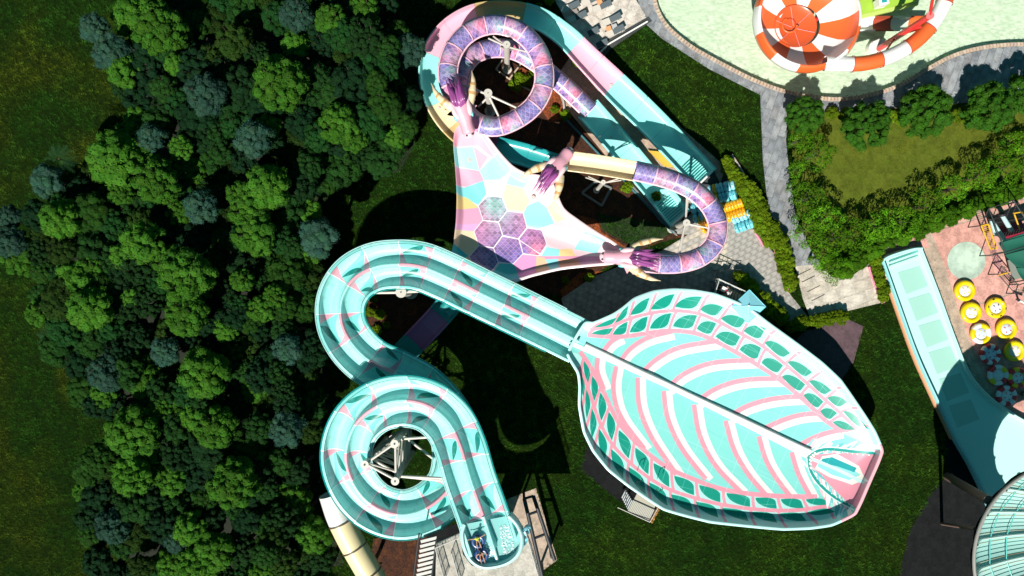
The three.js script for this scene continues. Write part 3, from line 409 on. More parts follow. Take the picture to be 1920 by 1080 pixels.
const leafPaint = (g, at, K) => {
  const px = K * .047, P7 = (l) => l.map(([x, y]) => R7(x, y));
  g.fillStyle = '#84d6d0'; g.fillRect(0, 0, 2048, 2048);
  const stroke = (l, w, c, cap = 'butt') => { g.strokeStyle = c; g.lineWidth = w * px; g.lineCap = cap; curveThrough(g, l, at); g.stroke(); };
  const lt = '#b2e9e4', dk = '#07937f', pk = '#e998aa', wh = '#efe9e2';
  // light band round the edge
  const bandU = P7([[60, 200], [110, 232], [240, 240], [330, 225], [420, 215], [520, 225], [590, 250], [690, 305], [780, 355], [860, 405], [950, 480], [1020, 545], [1060, 590], [1110, 630], [1290, 700], [1330, 560], [1200, 300], [900, 60], [620, 0], [300, -20], [150, 120], [60, 160]]);
  const bandL = P7([[10, 300], [50, 310], [90, 350], [140, 430], [180, 520], [215, 590], [280, 660], [350, 725], [430, 780], [520, 815], [600, 850], [700, 870], [800, 880], [900, 888], [1020, 890], [1180, 960], [1100, 1040], [700, 1080], [300, 960], [0, 760], [-20, 400]]);
  polyAt(g, bandU, at, lt); polyAt(g, bandL, at, lt);
  // ribs: pink with a white flank
  const ribsU = [[[165, 290], [190, 258], [225, 240]], [[235, 328], [262, 290], [330, 245], [420, 224]], [[325, 376], [360, 340], [450, 285], [600, 262]], [[432, 436], [480, 390], [590, 345], [745, 338]], [[552, 492], [610, 450], [720, 415], [868, 412]], [[680, 556], [740, 520], [850, 490], [980, 484]], [[812, 612], [880, 580], [960, 556], [1050, 552]], [[950, 682], [1010, 650], [1060, 632], [1110, 622]]];
  const ext = (l, a, b) => { const n = l.length, p = l[0], q = l[1], y = l[n - 2], z = l[n - 1]; return [[p[0] - (q[0] - p[0]) * a, p[1] - (q[1] - p[1]) * a], ...l, [z[0] + (z[0] - y[0]) * b, z[1] + (z[1] - y[1]) * b]]; };
  for (const r of ribsU) { const p = ext(P7(r), .25, .16); stroke(p.map(([x, y]) => [x + 4, y + 9]), 13, wh); stroke(p.map(([x, y]) => [x - 1, y - 1]), 10.5, pk); }
  const ribsL = [[[130, 335], [126, 380], [150, 440]], [[203, 375], [190, 450], [215, 560], [300, 670]], [[293, 424], [295, 520], [340, 640], [430, 770]], [[400, 478], [410, 570], [465, 690], [550, 795]], [[524, 536], [540, 640], [600, 760], [690, 850]], [[654, 600], [680, 700], [740, 800], [800, 868]], [[788, 660], [810, 740], [850, 810], [905, 880]], [[920, 722], [940, 790], [965, 840], [990, 884]]];
  for (const r of ribsL) { const p = ext(P7(r), .2, .22); stroke(p.map(([x, y]) => [x + 10, y + 0]), 13, wh); stroke(p, 10.5, pk); }
  // veins bounding the bands
  stroke(P7([[90, 232], [180, 242], [250, 240], [330, 226], [420, 214], [520, 222], [590, 248], [690, 302], [780, 356], [860, 406], [950, 482], [1020, 548], [1065, 592], [1125, 625]]), 9.5, pk);
  stroke(P7([[60, 300], [95, 350], [140, 430], [180, 520], [215, 592], [280, 664], [350, 728], [430, 782], [520, 818], [600, 850], [700, 872], [800, 882], [900, 888], [1020, 888]]), 9.5, pk);
  // two rows of windows each side, with pink between
  const mid = (a, b, t) => [mix(a[0], b[0], t), mix(a[1], b[1], t)];
  const outer = { U: P7([[110, 190], [200, 160], [250, 105], [330, 75], [430, 58], [540, 66], [630, 105], [720, 155], [800, 190], [900, 285], [990, 365], [1070, 440], [1140, 490], [1230, 600]]), L: P7([[40, 400], [66, 480], [80, 570], [100, 650], [150, 740], [220, 815], [310, 880], [400, 930], [500, 955], [600, 975], [720, 990], [840, 1000], [960, 995], [1080, 960]]) };
  const inner = { U: P7([[90, 232], [180, 242], [250, 240], [330, 226], [420, 214], [520, 222], [590, 248], [690, 302], [780, 356], [860, 406], [950, 482], [1020, 548], [1065, 592], [1125, 625]]), L: P7([[75, 322], [110, 380], [145, 440], [180, 520], [215, 592], [280, 664], [350, 728], [430, 782], [530, 822], [640, 858], [760, 880], [860, 886], [960, 888], [1050, 888]]) };
  for (const s of ['U', 'L']) {
    const A = inner[s], B = outer[s], n = A.length - 1, midl = A.map((a, i) => mid(a, B[i], .52));
    stroke(midl, 7.5, pk);
    for (let i = 0; i <= n; i++) { stroke([mid(A[i], A[Math.min(n, i + 1)], .0), mid(midl[i], midl[Math.min(n, i + 1)], .18), mid(midl[i], midl[Math.min(n, i + 1)], .3)], 6.5, pk); stroke([mid(midl[i], midl[Math.min(n, i + 1)], .1), mid(B[i], B[Math.min(n, i + 1)], .35), mid(mid(B[i], B[Math.min(n, i + 1)], .45), A[i], -.2)], 6.5, pk); }
    for (const [C0, C1, sh] of [[A, midl, .1], [midl, B, .2]]) for (let i = 0; i < n; i++) {
      const q = (u, v) => { const U = .08 + u * .84 + sh * v, V2 = .1 + .8 * v; return mid(mid(C0[i], C0[i + 1], U), mid(C1[i], C1[i + 1], U), V2); };
      const e0 = q(.06, .14), e1 = q(1.04, .92), c0 = q(.86, -.02), c1 = q(1.0, .3), d0 = q(.1, .66), d1 = q(.5, 1.0);
      g.fillStyle = dk; { const z = [e0, c0, c1, e1, d1, d0].map(p => at(...p)); g.beginPath(); g.moveTo(...z[0]); g.bezierCurveTo(mix(z[0][0], z[1][0], .6), mix(z[0][1], z[1][1], .6), ...z[1], ...z[2]); g.lineTo(...z[3]); g.bezierCurveTo(...z[4], ...z[5], ...z[0]); g.fill(); }
      if (i % 3 === 1) { g.strokeStyle = 'rgba(225,250,245,.45)'; g.lineWidth = px * .7; g.beginPath(); g.moveTo(...at(...q(.2, .7))); g.lineTo(...at(...q(.95, .6))); g.stroke(); }
    }
  }
  // head: feathered collar, jaw line with teeth, open pink mouth
  polyAt(g, P7([[975, 715], [1060, 700], [1160, 690], [1260, 705], [1290, 720], [1200, 960], [1165, 930], [1110, 880], [1050, 820], [1000, 770]]), at, pk);
  const ft = rng(5); const feather = (base, dir, n, len) => { for (let i = 0; i < n; i++) { const t = i / (n - 1), b = mid(base[0], base[1], t), a = dir + (ft() - .5) * .5 + (t - .5) * .7, L = len * (.6 + .6 * ft()), e = [b[0] + Math.cos(a) * L, b[1] + Math.sin(a) * L], c = [b[0] + Math.cos(a + .5) * L * .55, b[1] + Math.sin(a + .5) * L * .55], d = [b[0] + Math.cos(a - .35) * L * .5, b[1] + Math.sin(a - .35) * L * .5]; g.fillStyle = [wh, '#86d0d6', '#f0c3cc', '#eef6f2', '#5fbcc2'][i % 5]; g.beginPath(); const q = [b, c, e, d].map(v => at(...v)); g.moveTo(...q[0]); g.quadraticCurveTo(...q[1], ...q[2]); g.quadraticCurveTo(...q[3], ...q[0]); g.fill(); } };
  feather([R7(960, 708), R7(1250, 705)], -.55, 26, 34); feather([R7(985, 760), R7(1160, 925)], 1.5, 26, 42); feather([R7(960, 720), R7(1240, 700)], -.2, 18, 26); feather([R7(960, 740), R7(1130, 900)], 1.1, 18, 30);
  const jawU = P7([[985, 728], [1010, 705], [1060, 694], [1120, 700], [1180, 708], [1250, 712]]), jawL = P7([[985, 728], [985, 770], [1020, 830], [1080, 885], [1130, 915], [1165, 932]]);
  stroke(jawU, 6, '#159a92'); stroke(jawL, 6, '#159a92'); stroke(jawU.map(([x, y]) => [x, y - 4]), 2, '#e8fbf8'); stroke(jawL.map(([x, y]) => [x - 3, y + 2]), 2, '#e8fbf8');
  polyAt(g, P7([[1040, 725], [1100, 715], [1190, 765], [1215, 820], [1160, 840], [1070, 810], [1010, 775]]), at, wh);
  polyAt(g, P7([[1030, 742], [1080, 730], [1150, 765], [1195, 800], [1150, 822], [1080, 800], [1020, 765]]), at, '#8fdcdc');
  polyAt(g, P7([[1040, 735], [1080, 728], [1180, 772], [1170, 790], [1100, 765], [1035, 752]]), at, '#1c9fa5');
  for (const [J, n] of [[jawU, 15], [jawL, 14]]) for (let i = 1; i < n; i++) { const t = i / n * (J.length - 1), k = Math.min(J.length - 2, Math.floor(t)), p = mid(J[k], J[k + 1], t - k), s = (i < 4 ? 5 : 2.8); const q = at(p[0] + (J === jawU ? 1 : 3.5), p[1] + (J === jawU ? 4 : -1)); g.fillStyle = '#f1f6ee'; g.beginPath(); g.ellipse(q[0], q[1], s * px * .8, s * px * .55, .8, 0, 7); g.fill(); g.strokeStyle = 'rgba(0,90,85,.6)'; g.lineWidth = px * .5; g.stroke(); }
  // spine stripe
  stroke(P7([[30, 268], [330, 395], [640, 545], [980, 722]]), 13, '#f2f4f0'); stroke(P7([[20, 255], [320, 376], [640, 526], [985, 712]]), 3.5, '#6ccfd0');
  stroke(P7([[1000, 736], [1100, 775], [1215, 836]]), 7, '#c8efec'); stroke(P7([[1190, 812], [1230, 832]]), 10, '#f3c9d2');
  // faint panel joints and scuffs
  g.strokeStyle = 'rgba(235,255,252,.38)'; g.lineWidth = px * .8; for (let i = 1; i < 14; i++) { const a = mid(spA, spB, i / 14), nx = .427, ny = -.904; for (const s of [-1, 1]) { g.beginPath(); g.moveTo(...at(a[0], a[1])); g.lineTo(...at(a[0] + s * nx * 260 + 30, a[1] + s * ny * 260)); g.stroke(); } }
  for (const k of [-130, -80, 70, 125]) { g.beginPath(); for (let i = 0; i <= 10; i++) { const a = mid(spA, spB, .12 + .8 * i / 10), q = at(a[0] + .427 * k, a[1] - .904 * k); i ? g.lineTo(...q) : g.moveTo(...q); } g.stroke(); }
  const r = rng(15); for (let i = 0; i < 2600; i++) { g.fillStyle = r() < .6 ? `rgba(0,70,70,${.05 * r()})` : `rgba(255,255,255,${.09 * r()})`; g.save(); g.translate(r() * 2048, r() * 2048); g.rotate(.45 + (r() - .5) * .3); g.fillRect(0, 0, 20 + r() * 130, 1 + r() * 5); g.restore(); }
};
const leafSurf = dished(leaf, 'ramp_skin', leafBoundary, leafFoot, leafH, (v, B) => { const tail = sstep(1060, 1180, B[0]); return 1.0 * v * v * mix(.4, 1, tail) + .8 * mix(.35, 1, tail) * sstep(.945, 1, v); }, { N: 220, M: 30, paint: leafPaint, round: .35, rims: [[0, 95, cyanPale], [95, 118, pinkM], [118, 219, cyanPale]] });
{ // raised spine rail
  const c = makeCurve([[1096, 647, 4.72], [1130, 663, 4.1], [1165, 680, 3.15], [1200, 697, 2.35], [1250, 720, 1.95], [1300, 744, 1.95], [1400, 791, 2.2], [1500, 838, 2.5], [1520, 847, 2.55]]);
  add(leaf, 'spine_ridge', sweep(c, 0, c.L, 40, [[[-.32, -.35, 0], [-.26, .10, 0], [-.1, .15, 0], [.1, .15, 0], [.26, .10, 0], [.32, -.35, 0]]]), whiteM);
  for (const [x, y, h] of [[1200, 610, 1.6], [1300, 620, 1.4], [1450, 720, 1.4], [1170, 830, 1.4], [1300, 900, 1.5], [1450, 930, 1.6], [1560, 900, 1.6], [1330, 750, 1], [1540, 780, 1.6]]) { const p = W(x, y, h); add(leaf, 'leg', bar(V(p.x, 0, p.z), p, .2, 10), darkSteel); }
  const th = thing('ramp_handrails', 'two small dark hand grips on the lower edge of the leaf-shaped ramp', 'handrail', W(1205, 920, 0)); for (const [x, y] of [[1196, 905], [1234, 922]]) { const p = W(x, y, 4.4); add(th, 'grip', merge([bar(p.clone().setY(3.4), p, .03, 6), bar(p, p.clone().add(V(.5, -.1, -.25)), .03, 6), bar(p.clone().add(V(.5, -.1, -.25)), p.clone().add(V(.5, -.8, -.25)), .03, 6)]), darkSteel); }
}
// ---------- dragon funnel ----------
const scaleTex = (seed, w = 512, h = 512, s = 64, soft = .2) => canvas(w, h, (g) => {
  const r = rng(seed), blobs = [...Array(7)].map(() => [r() * w, r() * h, r() * 3 | 0]); const pal = [[246, 132, 158], [116, 106, 180], [148, 208, 194]];
  g.fillStyle = '#5a5494'; g.fillRect(0, 0, w, h);
  for (let j = h / s * 2 + 1; j >= -1; j--) for (let i = -1; i <= w / s; i++) {
    const x = (i + (j % 2 ? .5 : 0)) * s, y = j * s / 2; let bw = [0, 0, 0];
    for (const [bx, by, k] of blobs) { const dx = Math.min(Math.abs(x - bx), w - Math.abs(x - bx)), dy = Math.min(Math.abs(y - by), h - Math.abs(y - by)); bw[k] += 1 / (400 + dx * dx + dy * dy); }
    const t = bw[0] + bw[1] + bw[2]; let c = [0, 1, 2].map(q => (pal[0][q] * bw[0] + pal[1][q] * bw[1] + pal[2][q] * bw[2]) / t); const k = .85 + .3 * r(); c = c.map(v => clamp(v * k, 0, 255) | 0);
    g.fillStyle = `rgb(${c})`; g.strokeStyle = 'rgba(206,160,196,.75)'; g.lineWidth = s * .055; g.beginPath(); g.moveTo(x - s / 2, y); g.quadraticCurveTo(x - s * .46, y + s * .42, x, y + s * .62); g.quadraticCurveTo(x + s * .46, y + s * .42, x + s / 2, y); g.quadraticCurveTo(x + s * .25, y - s * .35, x, y - s * .3); g.quadraticCurveTo(x - s * .25, y - s * .35, x - s / 2, y); g.fill(); g.stroke();
    g.strokeStyle = 'rgba(60,45,120,.45)'; g.lineWidth = s * .06; g.beginPath(); g.arc(x, y + s * .05, s * .26, .2, 2.9); g.stroke();
  }
});
const funnel = thing('dragon_funnel', 'three-armed pastel funnel with hexagon and scale patterns and a dragon head at each arm', 'water slide funnel', W(940, 400, 0));
const funB = [[868, 232], [880, 224], [896, 233], [912, 256], [940, 292], [962, 314], [985, 326], [1008, 330], [1030, 336], [1042, 362], [1056, 392], [1084, 414], [1120, 438], [1150, 456], [1165, 470], [1168, 486], [1150, 493], [1100, 498], [1050, 504], [1000, 516], [958, 527], [920, 516], [880, 500], [848, 484], [851, 450], [855, 410], [856, 360], [853, 310], [850, 262], [855, 240]];
const funPaint = (g, at, K) => {
  const px = K * .05, Q = (x, y) => [840 + x / 5.4, 330 + y / 5.4], Z = (x, y) => [820 + x / 3.176, 200 + y / 3.176];
  g.fillStyle = '#f2ced6'; g.fillRect(0, 0, 2048, 2048);
  const cy = '#a8e4e4', pk = '#eba9c0', cr = '#f3e2b8', pl = '#f4d2da', dp = '#e296b8';
  const fill = (l, c, f = Z) => polyAt(g, l.map(p => f(...p)), at, c);
  fill([[60, 100], [250, 100], [430, 380], [240, 230], [90, 230]], '#f0b4c4'); fill([[80, 238], [215, 238], [250, 382], [110, 350]], cy); fill([[100, 355], [250, 382], [278, 440], [215, 478], [100, 465]], pk); fill([[250, 380], [360, 265], [440, 380], [370, 435], [278, 438]], cy); fill([[215, 238], [300, 300], [250, 380]], '#efb0c2');
  fill([[90, 465], [160, 482], [275, 440], [292, 520], [245, 585], [120, 520]], '#82d4d8'); fill([[110, 520], [180, 545], [245, 600], [110, 615]], '#edc986'); fill([[100, 612], [250, 600], [275, 675], [240, 710], [90, 700]], '#e3a0be');
  fill([[410, 460], [440, 380], [560, 420], [510, 490]], cy); fill([[400, 460], [510, 485], [550, 565], [515, 625], [415, 610], [392, 530]], cr); fill([[535, 590], [600, 560], [650, 600], [697, 695], [600, 730], [525, 710], [510, 640]], '#9bdde6'); fill([[650, 600], [700, 560], [770, 660], [715, 690]], cr); fill([[275, 440], [410, 460], [392, 535], [300, 530]], pl);
  fill([[650, 835], [730, 850], [770, 890], [700, 910], [620, 890]], '#93dcdc'); fill([[730, 850], [800, 845], [830, 905], [720, 905]], '#ecd094'); fill([[870, 745], [990, 790], [940, 870], [820, 850]], '#9fe2e0'); fill([[780, 680], [1000, 780], [1060, 860], [840, 840], [770, 760]], '#eccad2'); fill([[880, 740], [1000, 795], [950, 875], [815, 848]], '#9adfdf');
  fill([[620, 890], [1080, 890], [1080, 990], [560, 1010], [480, 880]], dp); fill([[640, 910], [720, 905], [725, 985], [680, 990]], '#8fd6dc'); fill([[720, 905], [840, 905], [850, 980], [730, 985]], '#e9a98e'); fill([[590, 890], [640, 900], [680, 990], [580, 1000]], '#e7bd9a'); fill([[480, 880], [590, 890], [585, 1000], [490, 1020], [450, 940]], '#e69ccb'); fill([[370, 935], [455, 935], [490, 1025], [400, 1050], [310, 1010]], '#58cdcd'); fill([[90, 720], [220, 740], [245, 825], [185, 890], [90, 820]], '#e9cfae'); fill([[80, 800], [185, 890], [150, 905], [75, 890]], '#46c6cc'); fill([[150, 905], [190, 890], [230, 960], [200, 960]], '#e8cba8'); fill([[110, 700], [240, 695], [255, 725], [225, 742], [95, 728]], '#e0a8d4');
  const sc = scaleTex(41, 1024, 1024, 64).image; const hexes = [[[400, 200], [545, 215], [600, 350], [512, 465], [355, 448], [305, 300]], [[600, 355], [760, 375], [800, 520], [710, 635], [555, 600], [512, 468]], [[805, 525], [950, 548], [1000, 690], [935, 790], [770, 690], [715, 640]], [[350, 450], [510, 470], [552, 600], [462, 725], [312, 705], [262, 560]], [[552, 610], [715, 640], [760, 785], [660, 890], [505, 870], [462, 730]], [[312, 705], [462, 730], [508, 875], [420, 990], [270, 950], [215, 815]], [[722, 650], [800, 700], [935, 795], [915, 808], [760, 785]]];
  for (const h of hexes) { g.save(); g.beginPath(); h.forEach((p, i) => { const q = at(...Q(...p)); i ? g.lineTo(...q) : g.moveTo(...q); }); g.closePath(); g.clip(); g.drawImage(sc, 300, 700, 1024, 1024); g.drawImage(sc, 1324, 700, 1024, 1024); g.drawImage(sc, 300, 1724, 1024, 1024); g.drawImage(sc, 300, -324, 1024, 1024); g.drawImage(sc, -724, 700, 1024, 1024); g.drawImage(sc, -724, 1724, 1024, 1024); g.drawImage(sc, -724, -324, 1024, 1024); g.drawImage(sc, 1324, 1724, 1024, 1024); g.restore(); g.strokeStyle = '#fbeef0'; g.lineWidth = px * 1.3; g.stroke(); }
  const r = rng(18); for (let i = 0; i < 900; i++) { g.fillStyle = r() < .5 ? `rgba(90,40,60,${.04 * r()})` : `rgba(255,255,255,${.08 * r()})`; g.fillRect(r() * 2048, r() * 2048, 10 + r() * 90, 1 + r() * 4); }
};
dished(funnel, 'funnel_skin', funB, () => [930, 412], () => 4.0, (v, B) => { const d = Math.hypot(B[0] - 930, B[1] - 412), m = sstep(150, 90, d); return .35 * v * v + 1.0 * v * v * sstep(110, 210, d) * (1 - .3 * m) + .8 * sstep(1 - 14 / d, 1, v); }, { N: 240, M: 44, even: true, paint: funPaint, round: .9, skirt: gloss(.8, .45, .55), rims: [[0, 179, gloss(.9, .7, .72)]] });
for (const [x, y, h] of [[900, 430, 4], [880, 300, 4.6], [1000, 370, 4.4], [1080, 460, 4.4]]) { const p = W(x, y, h); add(funnel, 'leg', bar(V(p.x, 0, p.z), p, .2, 10), steelM); }
// ---------- scaly tubes and open run-outs ----------
const scaleMats = [3, 4, 5, 6].map(s => { const t = scaleTex(s, 512, 256, 64); t.repeat.set(1, 1); return gel(t, { roughness: .35 }); });
const flPink = gloss(.88, .52, .62), troughCols = { cy: gloss(.33, .80, .76, { roughnessMap: scuff }), pk: gloss(.88, .46, .58), oc: gloss(.62, .45, .20), tl: gloss(.02, .33, .34), pu: gloss(.38, .12, .30), cr: gloss(.86, .70, .44) };
function trough(name, label, pts, secs, wFn, d = .8, opt = {}) {
  const c = makeCurve(pts), p0 = c.getPointAt(.5), t = thing(name, label, 'water slide', V(p0.x, 0, p0.z)); let a = 0; const st = troughStrips(2, d, .07, .14, 14, opt.box ?? .45);
  for (const [f, m] of secs) { const n = Math.max(1, Math.round((f - a) * c.L / 3.2)); for (let i = 0; i < n; i++) { const s0 = c.L * mix(a, f, i / n), s1 = c.L * mix(a, f, (i + 1) / n); add(t, 'trough_section', sweep(c, s0, s1 - .02, 8, st, s => wFn(s / c.L) / 2), troughCols[m]); } a = f; }
  return { t, c };
}
const tr1 = trough('open_slide', 'long open turquoise, pink and ochre slide looping round the scaly ring', [[1048, 312, 4.3], [985, 291, 4.2], [930, 277, 4.1], [882, 262, 4.0], [840, 226, 3.95], [811, 172, 3.9], [809, 108, 3.8], [838, 60, 3.7], [886, 30, 3.6], [946, 22, 3.4], [1006, 33, 3.2], [1058, 66, 3.0], [1104, 112, 2.6], [1158, 166, 1.9], [1222, 228, 1.35], [1324, 336, .95]], [[.12, 'tl'], [.155, 'pu'], [.21, 'oc'], [.26, 'cr'], [.35, 'cy'], [.46, 'pk'], [.545, 'oc'], [.655, 'cy'], [.755, 'pk'], [1, 'cy']], t => mix(2.0, 2.7, sstep(.6, .8, t)));
const wid = 2.35;
const ringTube = thing('scaly_tube_slide', 'closed tube slide with scale print coiling in a ring near the picture top', 'water slide', V(...W(930, 145, 0).toArray()));
const ringC = tubeSlide('', '', [[862, 196, 7.1], [843, 160, 7.3], [841, 122, 7.2], [858, 82, 7.1], [888, 56, 7.0], [928, 46, 6.9], [970, 57, 6.8], [1001, 85, 6.6], [1018, 122, 6.5], [1019, 162, 6.3], [1001, 198, 6.1], [968, 224, 5.9], [928, 238, 5.7], [894, 230, 5.5], [868, 203, 5.3], [860, 165, 5.0], [868, 128, 4.7], [890, 102, 4.4], [924, 91, 4.0], [964, 95, 3.6], [1002, 115, 3.2], [1036, 143, 2.7], [1070, 173, 2.2], [1106, 208, 1.75]], .86, 1.85, i => scaleMats[(i * 7) % 4], { flange: flPink, rails: [Math.PI * .02, Math.PI * .98], parent: ringTube });
const tr2 = trough('open_slide', 'straight turquoise open run-out slide leaving the mouth of the scaly ring tube', [[1102, 203, 1.75], [1150, 258, 1.4], [1205, 324, 1.1], [1276, 411, .85]], [[1, 'cy']], t => 2.35, .75, { box: .42 });
// end boards and grilles of the run-outs
for (const { t, c } of [tr1, tr2]) { const f = frameAt(c, c.L - .4), q = (u, v, s) => frameAt(c, c.L - s).p.clone().addScaledVector(f.r, u).add(V(0, v, 0)); add(t, 'end_lip', bar(q(-1.2, -.35, .12), q(1.2, -.35, .12), .12, 8), whiteM); for (let i = 0; i < 9; i++) add(t, 'drain_slat', bar(q(-.95 + .0 * i, -.62, .5 + i * .26), q(.95, -.62, .5 + i * .26), .045, 6), tealM);
  for (const s of [.25, .5, .75]) { const p = c.getPointAt(s); add(t, 'trestle', bar(V(p.x, 0, p.z), p.clone().setY(p.y - .8 > .1 ? p.y - .7 : .1), .16, 8), steelM); } }
const cream = thing('scaly_tube_slide', 'curved scale-print tube slide with a cream open start, right of the pastel funnel', 'water slide', W(1250, 400, 0));
{ const c = makeCurve([[1052, 300, 6.3], [1120, 309, 6.5], [1192, 321, 6.6]]); const st = troughStrips(1.75, .8, .07, .09); for (let i = 0; i < 3; i++) add(cream, 'trough_section', sweep(c, c.L * i / 3, c.L * (i + 1) / 3 - .015, 6, st), troughCols.cr); }
tubeSlide('', '', [[1190, 320, 6.6], [1226, 328, 6.6], [1268, 341, 6.6], [1306, 361, 6.6], [1334, 391, 6.55], [1346, 425, 6.5], [1338, 458, 6.4], [1314, 481, 6.3], [1276, 493, 6.2], [1230, 494, 6.1], [1196, 490, 6.0]], .86, 1.9, i => scaleMats[(i * 5 + 1) % 4], { flange: flPink, rails: [Math.PI * .02, Math.PI * .98], parent: cream });
// low walls and planks of the yard
{ const t = thing('yard_edging', 'dark blue-green edging boards between planting bed and slide yard', 'edging', W(1150, 300, 0)); for (const [a, b, m] of [[[1055, 178], [1060, 222], mConc[2]], [[1060, 222], [1262, 436], mat(.03, .14, .17, .6)], [[1150, 262], [1130, 228], mConc[2]], [[1182, 345], [1268, 440], mat(.18, .19, .19, .8)]]) add(t, 'board', bar(W(...a, .25), W(...b, .25), .13, 6), m);
  const y = thing('yellow_board', 'flat ochre yellow board lying between the two turquoise run-outs', 'board', W(1230, 300, 0)); add(y, 'panel', slabGeo(pxPoly([[1215, 282], [1236, 284], [1264, 314], [1246, 312]], .4), .4, .12), gloss(.70, .42, .06)); add(y, 'foot_rail', merge([bar(W(1218, 283, .15), W(1250, 313, .15), .14, 6), bar(W(1232, 284, .15), W(1262, 314, .15), .14, 6)]), darkSteel); }
{ const t = thing('column_plinth', 'square concrete kerb frame round the foot of the cream trough post', 'plinth', W(1119, 362, 0)); const q = [[1091, 362], [1117, 340], [1146, 352], [1128, 386]].map(([x, y]) => W(x, y, .2)); q.forEach((p, i) => add(t, 'kerb', bar(p, q[(i + 1) % 4], .14, 6), mat(.16, .17, .17, .9))); }
{ const t = thing('planter_frame', 'pale timber planter frame inside the scaly ring', 'planter', W(975, 130, 0)); const L = [[[930, 130], [955, 148]], [[955, 148], [978, 118]], [[978, 118], [1000, 130]], [[955, 148], [998, 172]], [[930, 130], [950, 100]]]; for (const [a, b] of L) add(t, 'board', bar(W(...a, .25), W(...b, .25), .1, 6), mat(.50, .38, .28, .8)); }
// ---------- dragon heads ----------
const dPink = gloss(.86, .42, .52), dPale = gloss(.88, .60, .64), dMane = gloss(.10, .02, .10), dMane2 = gloss(.30, .07, .26), dHorn = gloss(.82, .66, .42), dTan = gloss(.62, .36, .14), dCyan = gloss(.18, .62, .66), dDark = gloss(.05, .02, .06);
function tapered(path, radii, seg = 10, flat = 1) {
  const c = new THREE.CatmullRomCurve3(path); const n = 22, pos = [], uv = [], id = []; const fr = c.computeFrenetFrames(n);
  for (let i = 0; i <= n; i++) { const p = c.getPoint(i / n), t = i / n * (radii.length - 1), k = Math.min(radii.length - 2, Math.floor(t)), r = mix(radii[k], radii[k + 1], sstep(0, 1, t - k)); for (let j = 0; j <= seg; j++) { const a = j / seg * 6.28319, q = p.clone().addScaledVector(fr.normals[i], Math.cos(a) * r).addScaledVector(fr.binormals[i], Math.sin(a) * r * flat); pos.push(q.x, q.y, q.z); uv.push(j / seg, i / n); } }
  for (let i = 0; i < n; i++) for (let j = 0; j < seg; j++) { const a = i * (seg + 1) + j, b = a + seg + 1; id.push(a, b, a + 1, a + 1, b, b + 1); }
  const g = new THREE.BufferGeometry(); g.setAttribute('position', new THREE.Float32BufferAttribute(pos, 3)); g.setAttribute('uv', new THREE.Float32BufferAttribute(uv, 2)); g.setIndex(id); g.computeVertexNormals(); return g;
}
function dragon(px, py, h, dirx, diry, s, label) {     // local: +x snout, y up; origin at the crown of the head
  const base = W(px, py, h), t = thing('dragon_sculpture', label, 'sculpture', base, 'dragon heads on the pastel funnel'); const a = Math.atan2(-diry, dirx);
  const put = (name, g, m, par) => { g.scale(s, s, s); g.rotateY(a); const o = fin(new THREE.Mesh(g, m)); o.name = name; (par || t).add(o); return o; }, r = rng(px | 0);
  const head = tapered([V(-1.5, -.5, 0), V(-.8, .0, 0), V(0, .25, 0), V(.8, .1, 0), V(1.5, -.1, 0), V(1.95, -.25, 0)], [.15, .60, .80, .60, .46, .48, .14], 18, 1.0);
  const hd = put('head', head, dPink);
  put('snout', (() => { const g = new THREE.SphereGeometry(.42, 16, 12); g.scale(1.0, .7, .95); g.translate(1.65, -.12, 0); return g; })(), dPale, hd);
  for (const z of [-1, 1]) {
    put('nostril', (() => { const g = new THREE.SphereGeometry(.09, 8, 6); g.translate(1.86, .09, z * .2); return g; })(), dDark, hd);
    put('eye_patch', (() => { const g = new THREE.SphereGeometry(.26, 12, 8); g.scale(1.3, .7, .5); g.translate(.42, .28, z * .6); return g; })(), dCyan, hd);
    put('brow', tapered([V(.85, .25, z * .3), V(.3, .6, z * .52), V(-.4, .62, z * .6), V(-.9, .5, z * .95)], [.06, .2, .16, .03], 8), dPale);
    const horn = put('horn', tapered([V(-.2, .3, z * .62), V(-.75, .5, z * 1.0), V(-1.5, .55, z * 1.35), V(-2.35, .35, z * 1.5)], [.34, .30, .17, .02], 12), dHorn);
    put('horn_band', tapered([V(-.7, .49, z * .97), V(-.86, .515, z * 1.06)], [.32, .31], 12), dTan, horn); put('horn_band', tapered([V(-1.25, .545, z * 1.24), V(-1.4, .55, z * 1.31)], [.24, .215], 12), dTan, horn);
    put('cheek_fin', (() => { const sh = new THREE.Shape([[0, 0], [-.3, .55], [-.45, .3], [-.75, .6], [-.8, .2], [-1.0, .3], [-.9, -.1]].map(p => new THREE.Vector2(...p))); const g = new THREE.ExtrudeGeometry(sh, { depth: .06, bevelEnabled: true, bevelSize: .02, bevelThickness: .02, bevelSegments: 1 }); g.rotateX(-Math.PI / 2); if (z > 0) g.scale(1, 1, -1); g.translate(.3, -.15, z * .55); return g; })(), pinkM);
  }
  const crest = new THREE.SphereGeometry(.5, 14, 10); crest.scale(1.5, .6, .8); crest.translate(-.35, .62, 0); put('crest', crest, dDark);
  for (let i = 0; i < 15; i++) { const z = (i - 7) / 7, L = 1.15 + r() * .8, w = (r() - .5) * .5; put('mane_lock', tapered([V(.25 - Math.abs(z) * .3, .72 - .15 * Math.abs(z), z * .3), V(-.4, 1.0 + .2 * r(), z * .42), V(-.4 - L * .5, .95 + .25 * r(), z * .45 + w * .5), V(-.4 - L, .55 + .3 * r(), z * .5 + w)], [.05, .13, .11, .012], 7, .7), i % 3 ? dMane2 : dMane); }
  const stem = put('neck_mount', new THREE.CylinderGeometry(.3, .42, 1.2, 12).translate(-.2, -.75, 0), dPink); return t;
}
dragon(866, 206, 7.6, .30, .95, 1.32, 'pink dragon head with purple mane at the top left arm, facing down into the funnel');
